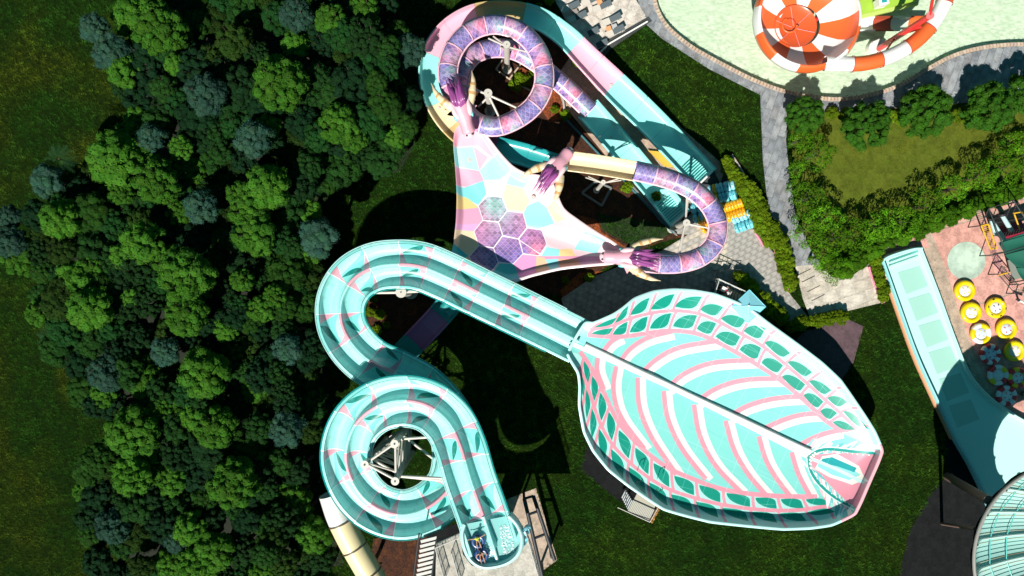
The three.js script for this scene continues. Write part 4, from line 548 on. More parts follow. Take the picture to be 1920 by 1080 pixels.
dragon(1040, 318, 7.2, .62, -.78, 1.28, 'pink dragon head with purple mane at the middle arm, facing the cream trough');
dragon(1178, 484, 6.6, -.99, -.06, 1.32, 'pink dragon head with purple mane at the lower right arm, facing left');
// ---------- right side: bowl slide, lane pool, big bowl, play frame, rafts, loungers ----------
const orangeM = gloss(.80, .135, .03), redM = gloss(.72, .03, .03);
{ // red and white bowl at the top
  const h = 5.6, c = W(1519, 30, h), t = thing('bowl_slide', 'red and white striped round bowl slide standing in the pale green pool', 'water slide', V(c.x, 0, c.z)), R = 4.75;
  const seg = 12, prof = [[4.75, 0], [4.72, -.7], [4.5, -1.5], [3.9, -2.1], [2.9, -2.45], [2.05, -2.6]], outp = [[5.0, -.15], [5.25, -.6], [5.15, -1.3], [4.5, -2.0]];
  for (let i = 0; i < seg; i++) {
    const p0 = i / seg * 6.28319 + .12, pl = 6.28319 / seg;
    const g = new THREE.LatheGeometry(prof.map(p => new THREE.Vector2(...p)), 7, p0, pl); g.translate(c.x - .0, h, c.z); add(t, 'bowl_petal', g, i % 2 ? whiteM : orangeM);
    const q0 = p0 + .2; const g2 = new THREE.LatheGeometry([[4.75, .02], [4.95, .06], ...outp].map(p => new THREE.Vector2(...p)), 7, q0, pl); g2.translate(c.x, h, c.z); add(t, 'rim_section', g2, i % 2 ? orangeM : whiteM);
  }
  const disc = new THREE.LatheGeometry([[0, -2.95], [.25, -2.9], [1.4, -2.75], [2.0, -2.52], [2.12, -2.4]].map(p => new THREE.Vector2(...p)), 40); disc.translate(c.x - .45, h, c.z + .1); add(t, 'centre_dish', disc, gloss(.66, .10, .025));
  const hole = new THREE.CylinderGeometry(.13, .13, .1, 16); hole.translate(c.x - .1, h - 2.83, c.z - .15); add(t, 'drain', hole, darkSteel);
  const lip = new THREE.TorusGeometry(.72, .1, 10, 30, 4.2); lip.rotateX(Math.PI / 2); lip.translate(c.x - .95, h - 2.68, c.z - .1); add(t, 'exit_mouth', lip, orangeM);
  const throat = new THREE.CylinderGeometry(.68, .6, .5, 20, 1, true); throat.translate(c.x - .95, h - 2.9, c.z - .1); add(t, 'exit_throat', throat, gloss(.5, .07, .02));
  for (let i = 0; i < 6; i++) { const a = i * 1.047 + .3; const p = V(c.x - .45 + Math.cos(a) * 2.05, h - 2.5, c.z + .1 + Math.sin(a) * 2.05), q = V(c.x - .45 + Math.cos(a) * .2, h - 2.88, c.z + .1 + Math.sin(a) * .2); add(t, 'seam', bar(p, q, .018, 5), pinkM); }
  for (let i = 0; i < 6; i++) { const a = i * 1.047 + .6, x = c.x + Math.cos(a) * 2.4, z = c.z + Math.sin(a) * 2.4; add(t, 'leg', bar(V(x, -.5, z), V(x, h - 2.7, z), .2, 12), redM); }
  // incoming tube
  const tube = thing('bowl_feed_tube', 'red and white banded tube sweeping along the right of the bowl slide', 'water slide', W(1700, 80, 0));
  tubeSlide('', '', [[1546, 119, 4.9], [1578, 120, 5.0], [1624, 118, 5.2], [1672, 104, 5.4], [1716, 78, 5.7], [1748, 44, 6.0], [1772, 0, 6.4], [1782, -50, 6.8]], .72, 2.55, i => i % 2 ? orangeM : whiteM, { flange: gloss(.5, .1, .06), parent: tube });
  const flume = thing('splash_flume', 'short red and white flat flume lying in the pool beside the bowl slide', 'water slide', W(1670, 48, 0));
  { const c2 = makeCurve([[1608, 44, .9], [1660, 44, .8], [1742, 44, .7]]); const mm = [whiteM, gloss(.36, .06, .03), gloss(.6, .72, .6), orangeM], n = 4; for (let i = 0; i < n; i++) add(flume, 'flume_section', sweep(c2, c2.L * i / n, c2.L * (i + 1) / n - .02, 4, troughStrips(1.25, .5, .06, .16)), mm[i]); for (const u of [.15, .8]) { const p = c2.getPointAt(u); add(flume, 'trestle', bar(V(p.x, -.5, p.z), p.clone().setY(p.y - .45), .18, 8), whiteM); } }
  const mast = thing('red_mast', 'tall red steel mast with struts beside the banded tube', 'mast', W(1647, 92, 0)); const b = W(1647, 92, 0), tp = V(b.x, 9.2, b.z);
  add(mast, 'post', bar(V(b.x, -.5, b.z), tp, .3, 16), redM); add(mast, 'footing', (() => { const g = new THREE.CylinderGeometry(1.05, 1.15, .7, 28); g.translate(b.x, -.2, b.z); return g; })(), mat(.75, .74, .68, .8));
  const cap = new THREE.CylinderGeometry(.36, .36, .12, 16); cap.translate(b.x, 9.26, b.z); add(mast, 'cap', cap, gloss(.8, .2, .2));
  for (const [x, y, hh, k] of [[1730, 52, 6.2, 4.2], [1728, 50, 6.2, 5.4], [1660, 97, 5.3, 3.2]]) add(mast, 'strut', bar(V(b.x, k, b.z), W(x, y, hh), .1, 8), redM);
  add(mast, 'strut', bar(tp, W(1752, -20, 9.5), .14, 8), redM);
  const ft = thing('pool_footing', 'small white concrete footing with a red stub in the pool below the bowl slide', 'footing', W(1446, 98, 0)); add(ft, 'block', box(W(1446, 98, 0).setY(-.1), 1.1, .8, 1.0, .5, .05), mat(.75, .72, .6, .8)); add(ft, 'stub', bar(W(1444, 97, 0), W(1456, 90, 2.6), .16, 10), redM);
  const lime = thing('lime_platform', 'lime green platform at the top edge beside the bowl slide', 'platform', W(1660, 10, 0));
  add(lime, 'deck', slabGeo(pxPoly([[1610, -40], [1730, -40], [1722, 0], [1614, 26], [1612, 0]], 1.6), 1.6, .3), gloss(.36, .58, .06)); add(lime, 'step', slabGeo(pxPoly([[1612, 27], [1722, 2], [1722, 9], [1613, 35]], 1.1), 1.1, .3), gloss(.48, .60, .16)); for (const [x, y] of [[1618, 10], [1716, -5]]) { const p = W(x, y, 1.4); add(lime, 'leg', bar(V(p.x, -.5, p.z), p, .14, 8), gloss(.36, .58, .06)); }
  const hutch = W(1652, 5, 2.4); add(lime, 'control_box', merge([box(hutch, 1.0, 1.2, .8, .2, .05)]), whiteM); add(lime, 'box_screen', box(hutch.clone().add(V(0, .63, 0)), .5, .04, .45, .2), gloss(.02, .35, .36));
}
{ // turquoise lane pool
  const t = thing('lane_pool', 'long pale turquoise splash lane with tiled bays sweeping down towards the big bowl', 'pool', W(1760, 640, 0));
  const L = [[1657, 487], [1690, 580], [1722, 668], [1760, 752], [1792, 820], [1826, 880], [1862, 960], [1890, 1060]], Rr = [[1728, 464], [1762, 552], [1794, 640], [1822, 706], [1860, 748], [1910, 782], [1990, 830], [1990, 1060]];
  const lane = gloss(.50, .82, .76, { roughnessMap: scuff }), bay = gloss(.36, .64, .56, { roughnessMap: scuff });
  const poly = pxPoly([...L, ...Rr.slice().reverse()], .3); noGrass.push(poly);
  add(t, 'lane_floor', slabGeo(poly, .3, .25), lane);
  const wallSweep = (pts, h, w) => { const c = new THREE.CatmullRomCurve3(pts.map(([x, y]) => W(x, y, h)), false, 'centripetal'); c.arcLengthDivisions = 300; c.L = c.getLength(); return sweep(c, 0, c.L, 60, [[[-w, -h + .1, 0], [-w, 0, 0], [w, 0, 0], [w, -h + .1, 0]]]); };
  add(t, 'left_wall', wallSweep(L, .85, .14), gloss(.30, .70, .74)); add(t, 'right_wall', wallSweep(Rr, .8, .12), lane); add(t, 'end_wall', wallSweep([[1655, 489], [1664, 482], [1715, 466], [1730, 465]], .9, .16), gloss(.45, .80, .78));
  { const c = new THREE.CatmullRomCurve3(L.slice(0, 5).map(([x, y]) => W(x - 6, y + 3, .45)), false, 'centripetal'); c.L = c.getLength(); add(t, 'timber_edge', sweep(c, 0, c.L, 40, [[[-.14, -.4, 0], [-.14, 0, 0], [.14, 0, 0], [.14, -.4, 0]]]), mat(.60, .30, .16, .7)); }
  for (const k of [0, 1]) { const a = W(1668, 493 + k * 7, .5), b = W(1722, 474 + k * 7, .5); add(t, 'entry_step', (() => { const d = b.clone().sub(a); return box(a.clone().add(b).multiplyScalar(.5).setY(.46 - k * .08), d.length(), .3, .22, Math.atan2(-d.z, d.x), .03); })(), lane); }
  for (let i = 0; i < 6; i++) { const f = i * 50, dx = f * .385, q = [[1683 + dx, 511 + f], [1724 + dx, 499 + f], [1740 + dx, 536 + f], [1699 + dx, 552 + f]].map(p => W2(p[0], p[1], .3)); const g = slabGeo(q, .318, .018); add(t, 'tile_bay', g, bay); }
}
{ // big bowl: deep shell of pale panels with white ribs, opening to the right
  const h = 12.4, c = W(2012, 1052, h), t = thing('funnel_bowl', 'giant pale turquoise funnel bowl with white ribs at the lower right corner', 'water slide', V(c.x, 0, c.z)), R = 8.5;
  const pan = [gloss(.42, .70, .65), gloss(.47, .74, .69), gloss(.39, .68, .63)], rib = gloss(.66, .82, .78), n = 10, A0 = -1.75, A1 = 1.45;
  const at = (a, k, o = 0) => { const f = .36 * a, L = 10.5 * k; return V(c.x - Math.cos(a) * (R + o) + Math.cos(f) * L, h - 3.4 * Math.sin(k * 1.5) - .9 * Math.sin(Math.min(1, k * 7) * 1.57) - o * .8, c.z - Math.sin(a) * (R + o) + Math.sin(f) * L * .8); };
  const shell = (a, b, o) => { const u = 5, v = 22, pos = [], uv = [], id = []; for (let i = 0; i <= u; i++) for (let j = 0; j <= v; j++) { const p = at(mix(a, b, i / u), .68 * Math.pow(j / v, 1.6), o); p.y -= .22 * Math.sin(i / u * Math.PI); pos.push(p.x, p.y, p.z); uv.push(i / u, j / v); } for (let i = 0; i < u; i++) for (let j = 0; j < v; j++) { const q = i * (v + 1) + j; id.push(q, q + 1, q + v + 1, q + 1, q + v + 2, q + v + 1); } const g = new THREE.BufferGeometry(); g.setAttribute('position', new THREE.Float32BufferAttribute(pos, 3)); g.setAttribute('uv', new THREE.Float32BufferAttribute(uv, 2)); g.setIndex(id); g.computeVertexNormals(); return g; };
  const line = (a, r, up, s = 26) => new THREE.TubeGeometry(new THREE.CatmullRomCurve3([...Array(s)].map((_, j) => at(a, .68 * Math.pow(j / (s - 1), 1.6)).add(V(0, up, 0)))), 40, r, 5);
  const tan = mat(.42, .31, .17, .6), dt = mat(.02, .2, .21, .6);
  for (let i = 0; i < n; i++) { const a = mix(A0, A1, i / n), b = mix(A0, A1, (i + 1) / n); add(t, 'bowl_panel', shell(a, b, 0), pan[i % 3]); add(t, 'panel_back', shell(a, b, .22), mat(.04, .08, .08, .7)); add(t, 'rib', line(a, .10, .10), rib);
    for (let k = 1; k < 6; k++) add(t, 'panel_seam', line(mix(a, b, k / 6), .03, -.22 * Math.sin(k / 6 * Math.PI) + .02), k === 1 || k === 5 ? tan : dt);
    for (const k of [.24, .44]) add(t, 'cross_batten', bar(at(a, k).add(V(0, .06, 0)), at(b, k).add(V(0, .06, 0)), .05, 6), gloss(.12, .55, .52)); }
  const rc = new THREE.CatmullRomCurve3([...Array(60)].map((_, i) => at(mix(A0, A1, i / 59), 0, .08))); add(t, 'rim', new THREE.TubeGeometry(rc, 120, .15, 10), mat(.30, .29, .27, .5)); 
  const rust = mat(.19, .12, .10, .6);
  for (const [x, y, a, r] of [[1776, 893, .62, .42], [1766, 982, .30, .16]]) { const b = W(x, y, 0); add(t, 'strut', bar(b, at(a, .03, .3), r, 16), rust); }
  for (const [u, v] of [[1.5, 2], [4, -1], [3.5, 5.5]]) add(t, 'leg', bar(V(c.x + u, 0, c.z + v), V(c.x + u, h - 4.6, c.z + v), .3, 12), rust);
}
{ // play frame
  const t = thing('play_frame', 'climbing frame of black and yellow tubes with green tarpaulins on the pink deck', 'play structure', W(1895, 450, 0));
  const bk = mat(.03, .03, .035, .5), ye = gloss(.75, .42, .02), gn = mat(.005, .105, .07, .75), pu = gloss(.42, .12, .34);
  const P = (x, y, h) => W(x, y, h); const bars = (l, r, m, n = 'tube') => l.forEach(([a, b]) => add(t, n, bar(P(...a), P(...b), r, 8), m));
  const H5 = 4.6, H2 = 2.2;
  bars([[[1854, 391, H5], [1900, 375, H5]], [[1854, 391, H5], [1885, 473, H5]], [[1900, 375, H5], [1960, 470, H5]], [[1885, 473, H5], [1990, 440, H5]], [[1854, 391, H5], [1840, 423, H2]], [[1900, 375, H5], [1887, 406, H2]], [[1885, 473, H5], [1862, 478, H2]], [[1840, 423, H2], [1920, 408, H2]], [[1906, 383, H5], [1900, 398, H2]], [[1884, 472, 2.8], [1863, 476, 1.2]]], .055, bk);
  bars([[[1840, 423, 2.3], [1857, 467, 2.3]], [[1853, 420, 2.3], [1868, 465, 2.3]], [[1857, 467, 2.3], [1869, 465, 2.3]], [[1840, 423, 2.3], [1853, 420, 2.3]], [[1900, 400, 2.3], [1917, 397, 2.3]], [[1917, 397, 2.3], [1935, 440, 2.3]], [[1902, 402, 2.3], [1912, 430, 2.3]], [[1871, 516, 1.6], [1890, 511, 1.6]]], .075, ye, 'yellow_rail');
  for (let i = 0; i < 12; i++) add(t, 'net_bar', bar(P(1842 + i * 1.3, 425 + i * 3.5, 2.3), P(1854 + i * 1.2, 422 + i * 3.5, 2.3), .022, 5), ye);
  for (let i = 0; i < 16; i++) add(t, 'net_bar', bar(P(1860 + i * .85, 472 + i * 2.9, 1.8), P(1869 + i * .9, 470 + i * 2.6, 1.3), .02, 5), pu);
  for (let i = 0; i < 16; i++) add(t, 'net_bar', bar(P(1876 + i * 1.9, 518 + i * 2.0, 1.6), P(1884 + i * 1.9, 500 + i * 3.0, 1.0), .02, 5), bk);
  bars([[[1871, 514, 1.6], [1903, 550, 1.6]], [[1878, 498, 1.6], [1908, 534, 1.6]], [[1871, 514, 1.6], [1878, 498, 1.6]], [[1903, 550, 1.6], [1909, 533, 1.6]], [[1904, 550, 1.4], [1935, 545, 1.4]], [[1908, 535, 1.4], [1932, 527, 1.4]]], .05, bk);
  const tarp = (l) => { const q = l.map(p => P(...p)), n = 10, pos = [], uv = [], id = []; for (let i = 0; i <= n; i++) for (let j = 0; j <= n; j++) { const u = i / n, v = j / n, p = q[0].clone().lerp(q[1], u).lerp(q[3].clone().lerp(q[2], u), v); p.y -= .35 * Math.sin(u * Math.PI) * Math.sin(v * Math.PI) + .05 * Math.sin(u * 9 + v * 4); pos.push(p.x, p.y, p.z); uv.push(u, v); } for (let i = 0; i < n; i++) for (let j = 0; j < n; j++) { const a = i * (n + 1) + j; id.push(a, a + 1, a + n + 1, a + 1, a + n + 2, a + n + 1); } const g = new THREE.BufferGeometry(); g.setAttribute('position', new THREE.Float32BufferAttribute(pos, 3)); g.setAttribute('uv', new THREE.Float32BufferAttribute(uv, 2)); g.setIndex(id); g.computeVertexNormals(); return g; };
  add(t, 'tarpaulin', tarp([[1872, 455, 3.4], [1955, 425, 3.6], [1975, 452, 3.4], [1884, 476, 3.2]]), gn); add(t, 'tarpaulin', tarp([[1884, 478, 3.1], [1975, 455, 3.3], [1985, 520, 2.9], [1905, 500, 2.8]]), gn); add(t, 'tarpaulin', tarp([[1905, 502, 2.6], [1960, 505, 2.7], [1960, 550, 2.3], [1916, 524, 2.3]]), gn);
  const can = gloss(.42, .62, .62), cn = (a, b) => { const g = add(t, 'water_cannon', bar(P(...a), P(...b), .24, 14, .2), can); add(g, 'cannon_cap', bar(P(...b), P(...b).add(V(-.1, .12, -.2)), .27, 14), bk); };
  cn([1868, 440, 1.8], [1859, 412, 2.8]); cn([1896, 432, 1.8], [1879, 404, 2.9]); cn([1884, 452, 1.6], [1862, 418, 2.2]);
  add(t, 'seat_deck', slabGeo(pxPoly([[1872, 425], [1915, 412], [1925, 440], [1880, 452]], 1.3), 1.3, .12), gloss(.30, .02, .05)); for (let i = 0; i < 9; i++) add(t, 'deck_baluster', bar(P(1874 + i * 5, 446 - i * 1.2, 1.4), P(1878 + i * 5, 437 - i * 1.2, 2.0), .03, 5), mat(.5, .5, .5, .5));
  for (const [x, y, hh] of [[1840, 423, H2], [1862, 478, H2], [1887, 406, H2], [1920, 408, H2], [1871, 514, 1.6], [1903, 550, 1.4], [1909, 533, 1.4], [1935, 545, 1.4]]) { const p = P(x, y, hh); add(t, 'post', bar(V(p.x, 0, p.z), p, .06, 8), bk); }
  add(t, 'slide_ramp', slabGeo(pxPoly([[1890, 488], [1912, 482], [1920, 520], [1900, 525]], 1.2), 1.2, .12), mat(.22, .25, .22, .6));
  const pole = thing('pipe_stand', 'white pipe stand with a dark nozzle at the right edge of the pink deck', 'pipe', W(1912, 570, 0)); add(pole, 'pipe', merge([bar(W(1910, 566, 0), W(1912, 564, 1.1), .1, 10), bar(W(1912, 564, 1.1), W(1925, 570, 1.2), .1, 10)]), whiteM); add(pole, 'nozzle', bar(W(1906, 560, .9), W(1912, 564, 1.1), .14, 10), bk);
}
// rafts
{
  const yel = gloss(.80, .60, .0), wht = gloss(.80, .79, .80), red = gloss(.72, .03, .04), blk = mat(.02, .02, .02, .6), pal = gloss(.62, .68, .80);  // pal: white cushion with bluish shade put into the colour
  function raft(px, py, label, cols, floorM, marksM, rot, turns) {
    const p = W(px, py, .3), t = thing('round_raft', label, 'raft', V(p.x, .075, p.z), 'round rafts laid out on the pink deck'); const n = cols.length > 1 ? cols.length * turns : 1;
    for (let i = 0; i < n; i++) { const g = new THREE.TorusGeometry(.84, .26, 12, Math.ceil(44 / n), 6.28319 / n); g.rotateX(Math.PI / 2); g.rotateY(rot + i * 6.28319 / n); g.scale(1, .92, 1); g.translate(0, .3, 0); const m = fin(new THREE.Mesh(g, cols[i % cols.length])); m.name = 'tube_segment'; t.add(m); }
    const seat = new THREE.SphereGeometry(.66, 28, 8, 0, 6.2832, 0, 1.57); seat.scale(.9, .28, .9); seat.translate(0, .34, 0); const f = fin(new THREE.Mesh(seat, floorM)); f.name = 'floor_cushion'; t.add(f);
    for (let i = 0; i < 4; i++) { const a = rot + i * 1.5708 + .4, g = new RoundedBoxGeometry(.2, .05, .075, 1, .02); g.rotateY(-a); g.translate(Math.cos(a) * .33, .52, Math.sin(a) * .36); const m = fin(new THREE.Mesh(g, marksM)); m.name = 'valve_flap'; t.add(m); }
    for (let i = 0; i < 6; i++) { const a = rot + i * 1.0472, g = new RoundedBoxGeometry(.22, .07, .07, 1, .02); g.rotateY(-a + 1.57); g.translate(Math.cos(a) * .9, .57, Math.sin(a) * .92); const m = fin(new THREE.Mesh(g, cols.length > 1 ? wht : blk)); m.name = 'grab_handle'; if (label.includes('black')) t.add(m); }
  }
  raft(1808, 545, 'plain yellow raft with a white cushion just below the mint circle', [yel], wht, yel, .2, 1);
  raft(1820, 586, 'plain yellow raft with a white cushion touching the edge of the turquoise lane', [yel], wht, yel, .5, 1);
  raft(1866, 577, 'yellow raft with black handles round its rim', [yel], wht, blk, .1, 1);
  raft(1838, 625, 'raft with white and yellow rim half in shadow, leftmost of its row', [wht, yel], pal, yel, .6, 3);
  raft(1886, 617, 'yellow raft with a blue-looking cushion lying fully in the shadow', [yel], pal, red, 0, 1);
  raft(1856, 664, 'raft with narrow red and white blocks in the shadow', [red, wht], pal, red, .1, 6);
  raft(1901, 658, 'yellow raft cut by the shadow edge at the right', [yel], wht, yel, .3, 1);
  raft(1870, 703, 'raft with red, white and yellow blocks beside the curve of the lane', [wht, yel, wht, red], wht, pal, .4, 2);
  raft(1907, 708, 'raft with red and yellow blocks at the right edge', [red, yel], wht, red, .2, 5);
  raft(1886, 742, 'raft with red and white blocks, lowest of all', [wht, red], wht, red, .7, 5);
  const pl = thing('potted_plant', 'small spiky dark plant between the lowest rafts at the right edge', 'plant', W(1917, 738, 0)); for (let i = 0; i < 14; i++) { const a = i * 2.4, p = W(1917, 738, .3); add(pl, 'leaf', bar(p, p.clone().add(V(Math.cos(a) * .5, .25, Math.sin(a) * .5)), .05, 4, .004), mat(.03, .05, .03, .8)); } add(pl, 'pot', bar(W(1917, 738, .05), W(1917, 738, .35), .2, 12, .26), mat(.3, .2, .15, .8));
}
// sun loungers and little tables
{
  const sling = mat(.085, .11, .125, .8), frame = mat(.55, .54, .52, .4), pale = mat(.6, .54, .48, .8), lab = {};
  const first = thing('sun_lounger', 'x', 'sun lounger', V(0, 0, 0), 'sun loungers on the pale deck');
  const B = (name, g, m, par = first) => { const o = fin(new THREE.Mesh(g, m)); o.name = name; par.add(o); return o; };
  for (const z of [-.32, .32]) { B('side_rail', bar(V(-1, .33, z), V(1, .33, z), .025, 8), frame); for (const x of [-.85, .8]) B('leg', bar(V(x, 0, z), V(x, .33, z), .022, 8), frame); }
  B('cross_rail', bar(V(-1, .33, -.32), V(-1, .33, .32), .025, 8), frame); B('cross_rail', bar(V(-.2, .31, -.32), V(-.2, .31, .32), .025, 8), frame);
  B('seat_sling', box(V(-.55, .34, 0), .85, .02, .58), pale); { const g = new RoundedBoxGeometry(1.22, .03, .62, 1, .012); g.rotateZ(.32); g.translate(.42, .56, 0); B('back_sling', g, sling); } B('back_prop', bar(V(.85, .7, .28), V(.62, .05, .28), .02, 6), frame);
  const spots = [[1146, 38, 'middle sunlit grey lounger on the pale deck'], [1128, 13, 'sunlit grey lounger beside the upper orange table'], [1152, 60, 'sunlit grey lounger beside the lower orange table at the deck corner'], [1108, 1, 'lounger cut by the top edge of the picture'], [1069, 14, 'upper left lounger partly in the shadow of the slide'], [1082, 33, 'second lounger in the shadow of the slide with a box beside it'], [1105, 64, 'third lounger in the shadow, close to the slide'], [1121, 86, 'lowest lounger in the shadow, mostly hidden by the slide']];
  spots.forEach(([x, y, l], i) => { const p = W(x, y, .3), o = i ? first.clone() : first; if (i) { o.name = numbered('sun_lounger'); scene.add(o); } o.userData.label = l; o.position.set(p.x, .09, p.z); o.rotation.y = .38 + (hash2(i, 3) - .5) * .12; });
  const tbl = (x, y, m, l) => { const p = W(x, y, .4), t = thing('side_table', l, 'table', V(p.x, .09, p.z), 'small tables between the loungers'); const g = new RoundedBoxGeometry(.55, .04, .5, 1, .015); g.rotateY(.38); g.translate(0, .42, 0); const o = fin(new THREE.Mesh(g, m)); o.name = 'tabletop'; t.add(o); for (const [a, b] of [[-.2, -.18], [.2, -.18], [-.2, .18], [.2, .18]]) { const q = fin(new THREE.Mesh(bar(V(a, 0, b), V(a, .41, b), .02, 6), frame)); q.name = 'leg'; t.add(q); } };
  const or = mat(.72, .34, .15, .6); tbl(1141, 54, or, 'small orange table near the corner of the deck'); tbl(1124, 4, or, 'small orange table at the top edge of the picture'); tbl(1152, 50, mat(.45, .45, .47, .6), 'small grey table beside the lower orange table'); tbl(1078, 22, mat(.3, .25, .22, .6), 'small dark table in the shadow of the slide');
}
// double tubes standing in rows
{
  const cy = gloss(.17, .62, .72), cl = gloss(.30, .70, .80), og = gloss(.85, .42, .01), ins = mat(.02, .04, .12, .6);
  const make = (m, m2) => { const t = new THREE.Group(); tag(t, 'x', 'swim tube', 'double swim tubes stacked beside the hedge'); for (const s of [-1, 1]) { const g = new THREE.TorusGeometry(.36, .19, 12, 28); g.scale(1, 1, 1); g.translate(s * .5, 0, 0); const o = fin(new THREE.Mesh(g, s < 0 ? m : m2)); o.name = 'ring'; t.add(o); const d = new THREE.CylinderGeometry(.3, .3, .03, 18); d.rotateX(Math.PI / 2); d.translate(s * .5, 0, .03); const q = fin(new THREE.Mesh(d, ins)); q.name = 'ring_floor'; if (s < 0 && m === cy) t.add(q); const hnd = new RoundedBoxGeometry(.16, .06, .06, 1, .02); hnd.translate(s * .5, .56, 0); const h = fin(new THREE.Mesh(hnd, ins)); h.name = 'handle'; t.add(h); } return t; };
  const A = make(cy, cl), O = make(og, og), rows = [[[1341, 362, 2.1], [1383, 353, 2.1], 7, (i) => i === 1 ? O : A, 'in the upper row against the hedge'], [[1366, 397, 1.7], [1399, 386, 1.7], 7, () => O, 'in the middle row'], [[1384, 418, 1.5], [1412, 408, 1.5], 5, () => A, 'in the lower row nearest the pale paving'], [[1303, 380, 1.1], [1312, 378, 1.1], 2, () => A, 'in the sunlit pair under the scaly tube'], [[1305, 400, 1.0], [1315, 397, 1.0], 2, () => A, 'in the shaded pair under the scaly tube'], [[1317, 420, .8], [1325, 415, .8], 2, () => O, 'in the pair beside the pale post']];
  const ord = ['first', 'second', 'third', 'fourth', 'fifth', 'sixth', 'seventh'];
  for (const [a, b, n, f, where] of rows) for (let i = 0; i < n; i++) { const p = W(...a).lerp(W(...b), i / Math.max(1, n - 1)), s = f(i), o = s.clone(); o.name = numbered('double_tube'); scene.add(o); o.userData.label = `${ord[i]} ${s === O ? 'orange' : 'light blue'} double tube from the left ${where}`; o.position.set(p.x, p.y * .42, p.z); const d = W(...b).sub(W(...a)); o.rotation.order = 'YXZ'; o.rotation.set(-.5 + .24 * (hash2(i, p.x) - .5), Math.atan2(d.x, d.z) + .22 * (hash2(p.z, i) - .5), .1 * (hash2(p.x, p.z) - .5)); }
  { const o = A.clone(); o.name = numbered('double_tube'); scene.add(o); o.userData.label = 'light blue double tube leaning at the right of the twin-lane slide start'; const p = W(985, 1004, 10.4); o.position.copy(p); o.rotation.order = 'YXZ'; o.rotation.set(-.5, 1.3, 0); }
  const rk = thing('tube_rack', 'low dark rack carrying the rows of double tubes', 'rack', W(1385, 385, 0)); for (const [a, b] of [[[1335, 370], [1392, 358]], [[1362, 402], [1408, 390]], [[1380, 424], [1416, 412]]]) add(rk, 'rail', bar(W(...a, .2), W(...b, .2), .07, 8), darkSteel);
}
// shade canopy, its deck, seated guard, stairs
{
  const t = thing('shade_canopy', 'square sky-blue pyramid canopy standing at the upper edge of the leaf-shaped ramp', 'canopy', W(1404, 573, 0)); const h = 3.4, ap = W(1404, 573, 3.95), cs = [[1405, 543], [1436, 575], [1402, 606], [1372, 574]].map(([x, y]) => W(x, y, h));
  const m = [gloss(.16, .66, .78), gloss(.14, .62, .76)];
  const N = 5; cs.forEach((a, i) => { const b = cs[(i + 1) % 4]; const g = new THREE.BufferGeometry(); g.setAttribute('position', new THREE.Float32BufferAttribute([a.x, a.y, a.z, b.x, b.y, b.z, ap.x, ap.y, ap.z], 3)); g.setAttribute('uv', new THREE.Float32BufferAttribute([0, 0, 1, 0, .5, 1], 2)); g.computeVertexNormals(); add(t, 'fabric_panel', g, new THREE.MeshPhysicalMaterial({ color: C(.30, .80, .94), roughness: .8, transmission: .2, thickness: 0, side: THREE.DoubleSide })); add(t, 'ridge_pole', bar(a.clone().add(V(0, .02, 0)), ap.clone().add(V(0, .03, 0)), .025, 6), gloss(.35, .75, .85)); add(t, 'hem', bar(a, b, .03, 6), m[0]); });
  add(t, 'mast', bar(W(1404, 573, 0).setY(0).setX(ap.x).setZ(ap.z), ap.clone().setY(3.85), .06, 10), steelM); const f = new THREE.SphereGeometry(.09, 10, 8); f.translate(ap.x, ap.y + .08, ap.z); add(t, 'finial', f, whiteM);
  const d = thing('guard_deck', 'small raised timber deck with white railings between the stone terrace and the blue canopy', 'deck', W(1365, 555, 0)); const hd = 2.2, ml = mat(.62, .62, .6, .5);
  for (let i = 0; i < 9; i++) { const u = i / 8, a = [mix(1343, 1387, u), mix(527, 551, u)], b = [mix(1331, 1380, u), mix(553, 577, u)]; add(d, 'deck_board', bar(W(...a, hd), W(...b, hd), .2, 4), i > 3 ? mat(.44, .36, .27, .8) : mat(.06, .09, .10, .8)); }  // first boards darker: shade across the deck put into their colour
  const rl = (a, b, n) => { const A = W(...a, hd), B = W(...b, hd), u = V(0, 1, 0); add(d, 'rail', merge([bar(A.clone().add(u), B.clone().add(u), .045, 6), bar(A.clone().add(V(0, .5, 0)), B.clone().add(V(0, .5, 0)), .03, 6)]), ml); for (let i = 0; i <= n; i++) { const p = A.clone().lerp(B, i / n); add(d, 'rail_post', bar(p, p.clone().add(u), .03, 6), ml); } };
  rl([1342, 523], [1394, 547], 6); rl([1336, 549], [1380, 572], 6); rl([1344, 523], [1336, 549], 3);
  for (const [x, y] of [[1345, 528], [1385, 550], [1334, 550], [1378, 572]]) { const p = W(x, y, hd); add(d, 'stilt', bar(V(p.x, 0, p.z), p, .08, 8), darkSteel); }
  const lad = [W(1338, 524, 1.6), W(1345, 508, .2), W(1367, 523, 1.6), W(1390, 506, .2)]; const st = thing('deck_stairs', 'dark wire-thin stair rails leading up to the guard deck', 'handrail', W(1345, 515, 0)); add(st, 'rail', merge([bar(W(1338, 523, 2.4), W(1345, 507, 1.2), .035, 6), bar(W(1345, 507, 1.2), W(1390, 505, 1.2), .035, 6), bar(W(1343, 523, 2.4), W(1350, 508, 1.2), .03, 6)]), darkSteel); for (const [x, y] of [[1345, 507], [1390, 505], [1367, 506]]) { const p = W(x, y, 1.2); add(st, 'rail_post', bar(V(p.x, 0, p.z), p, .03, 6), darkSteel); }
  const tb = thing('guard_table', 'white box table on the guard deck', 'table', W(1357, 543, hd)); { const p = W(1357, 543, hd + .35); add(tb, 'top', box(p.clone().setY(hd + .7), .62, .05, .5, -.45, .015), whiteM); add(tb, 'body', box(p.clone().setY(hd + .36), .54, .6, .42, -.45, .02), whiteM); }
}
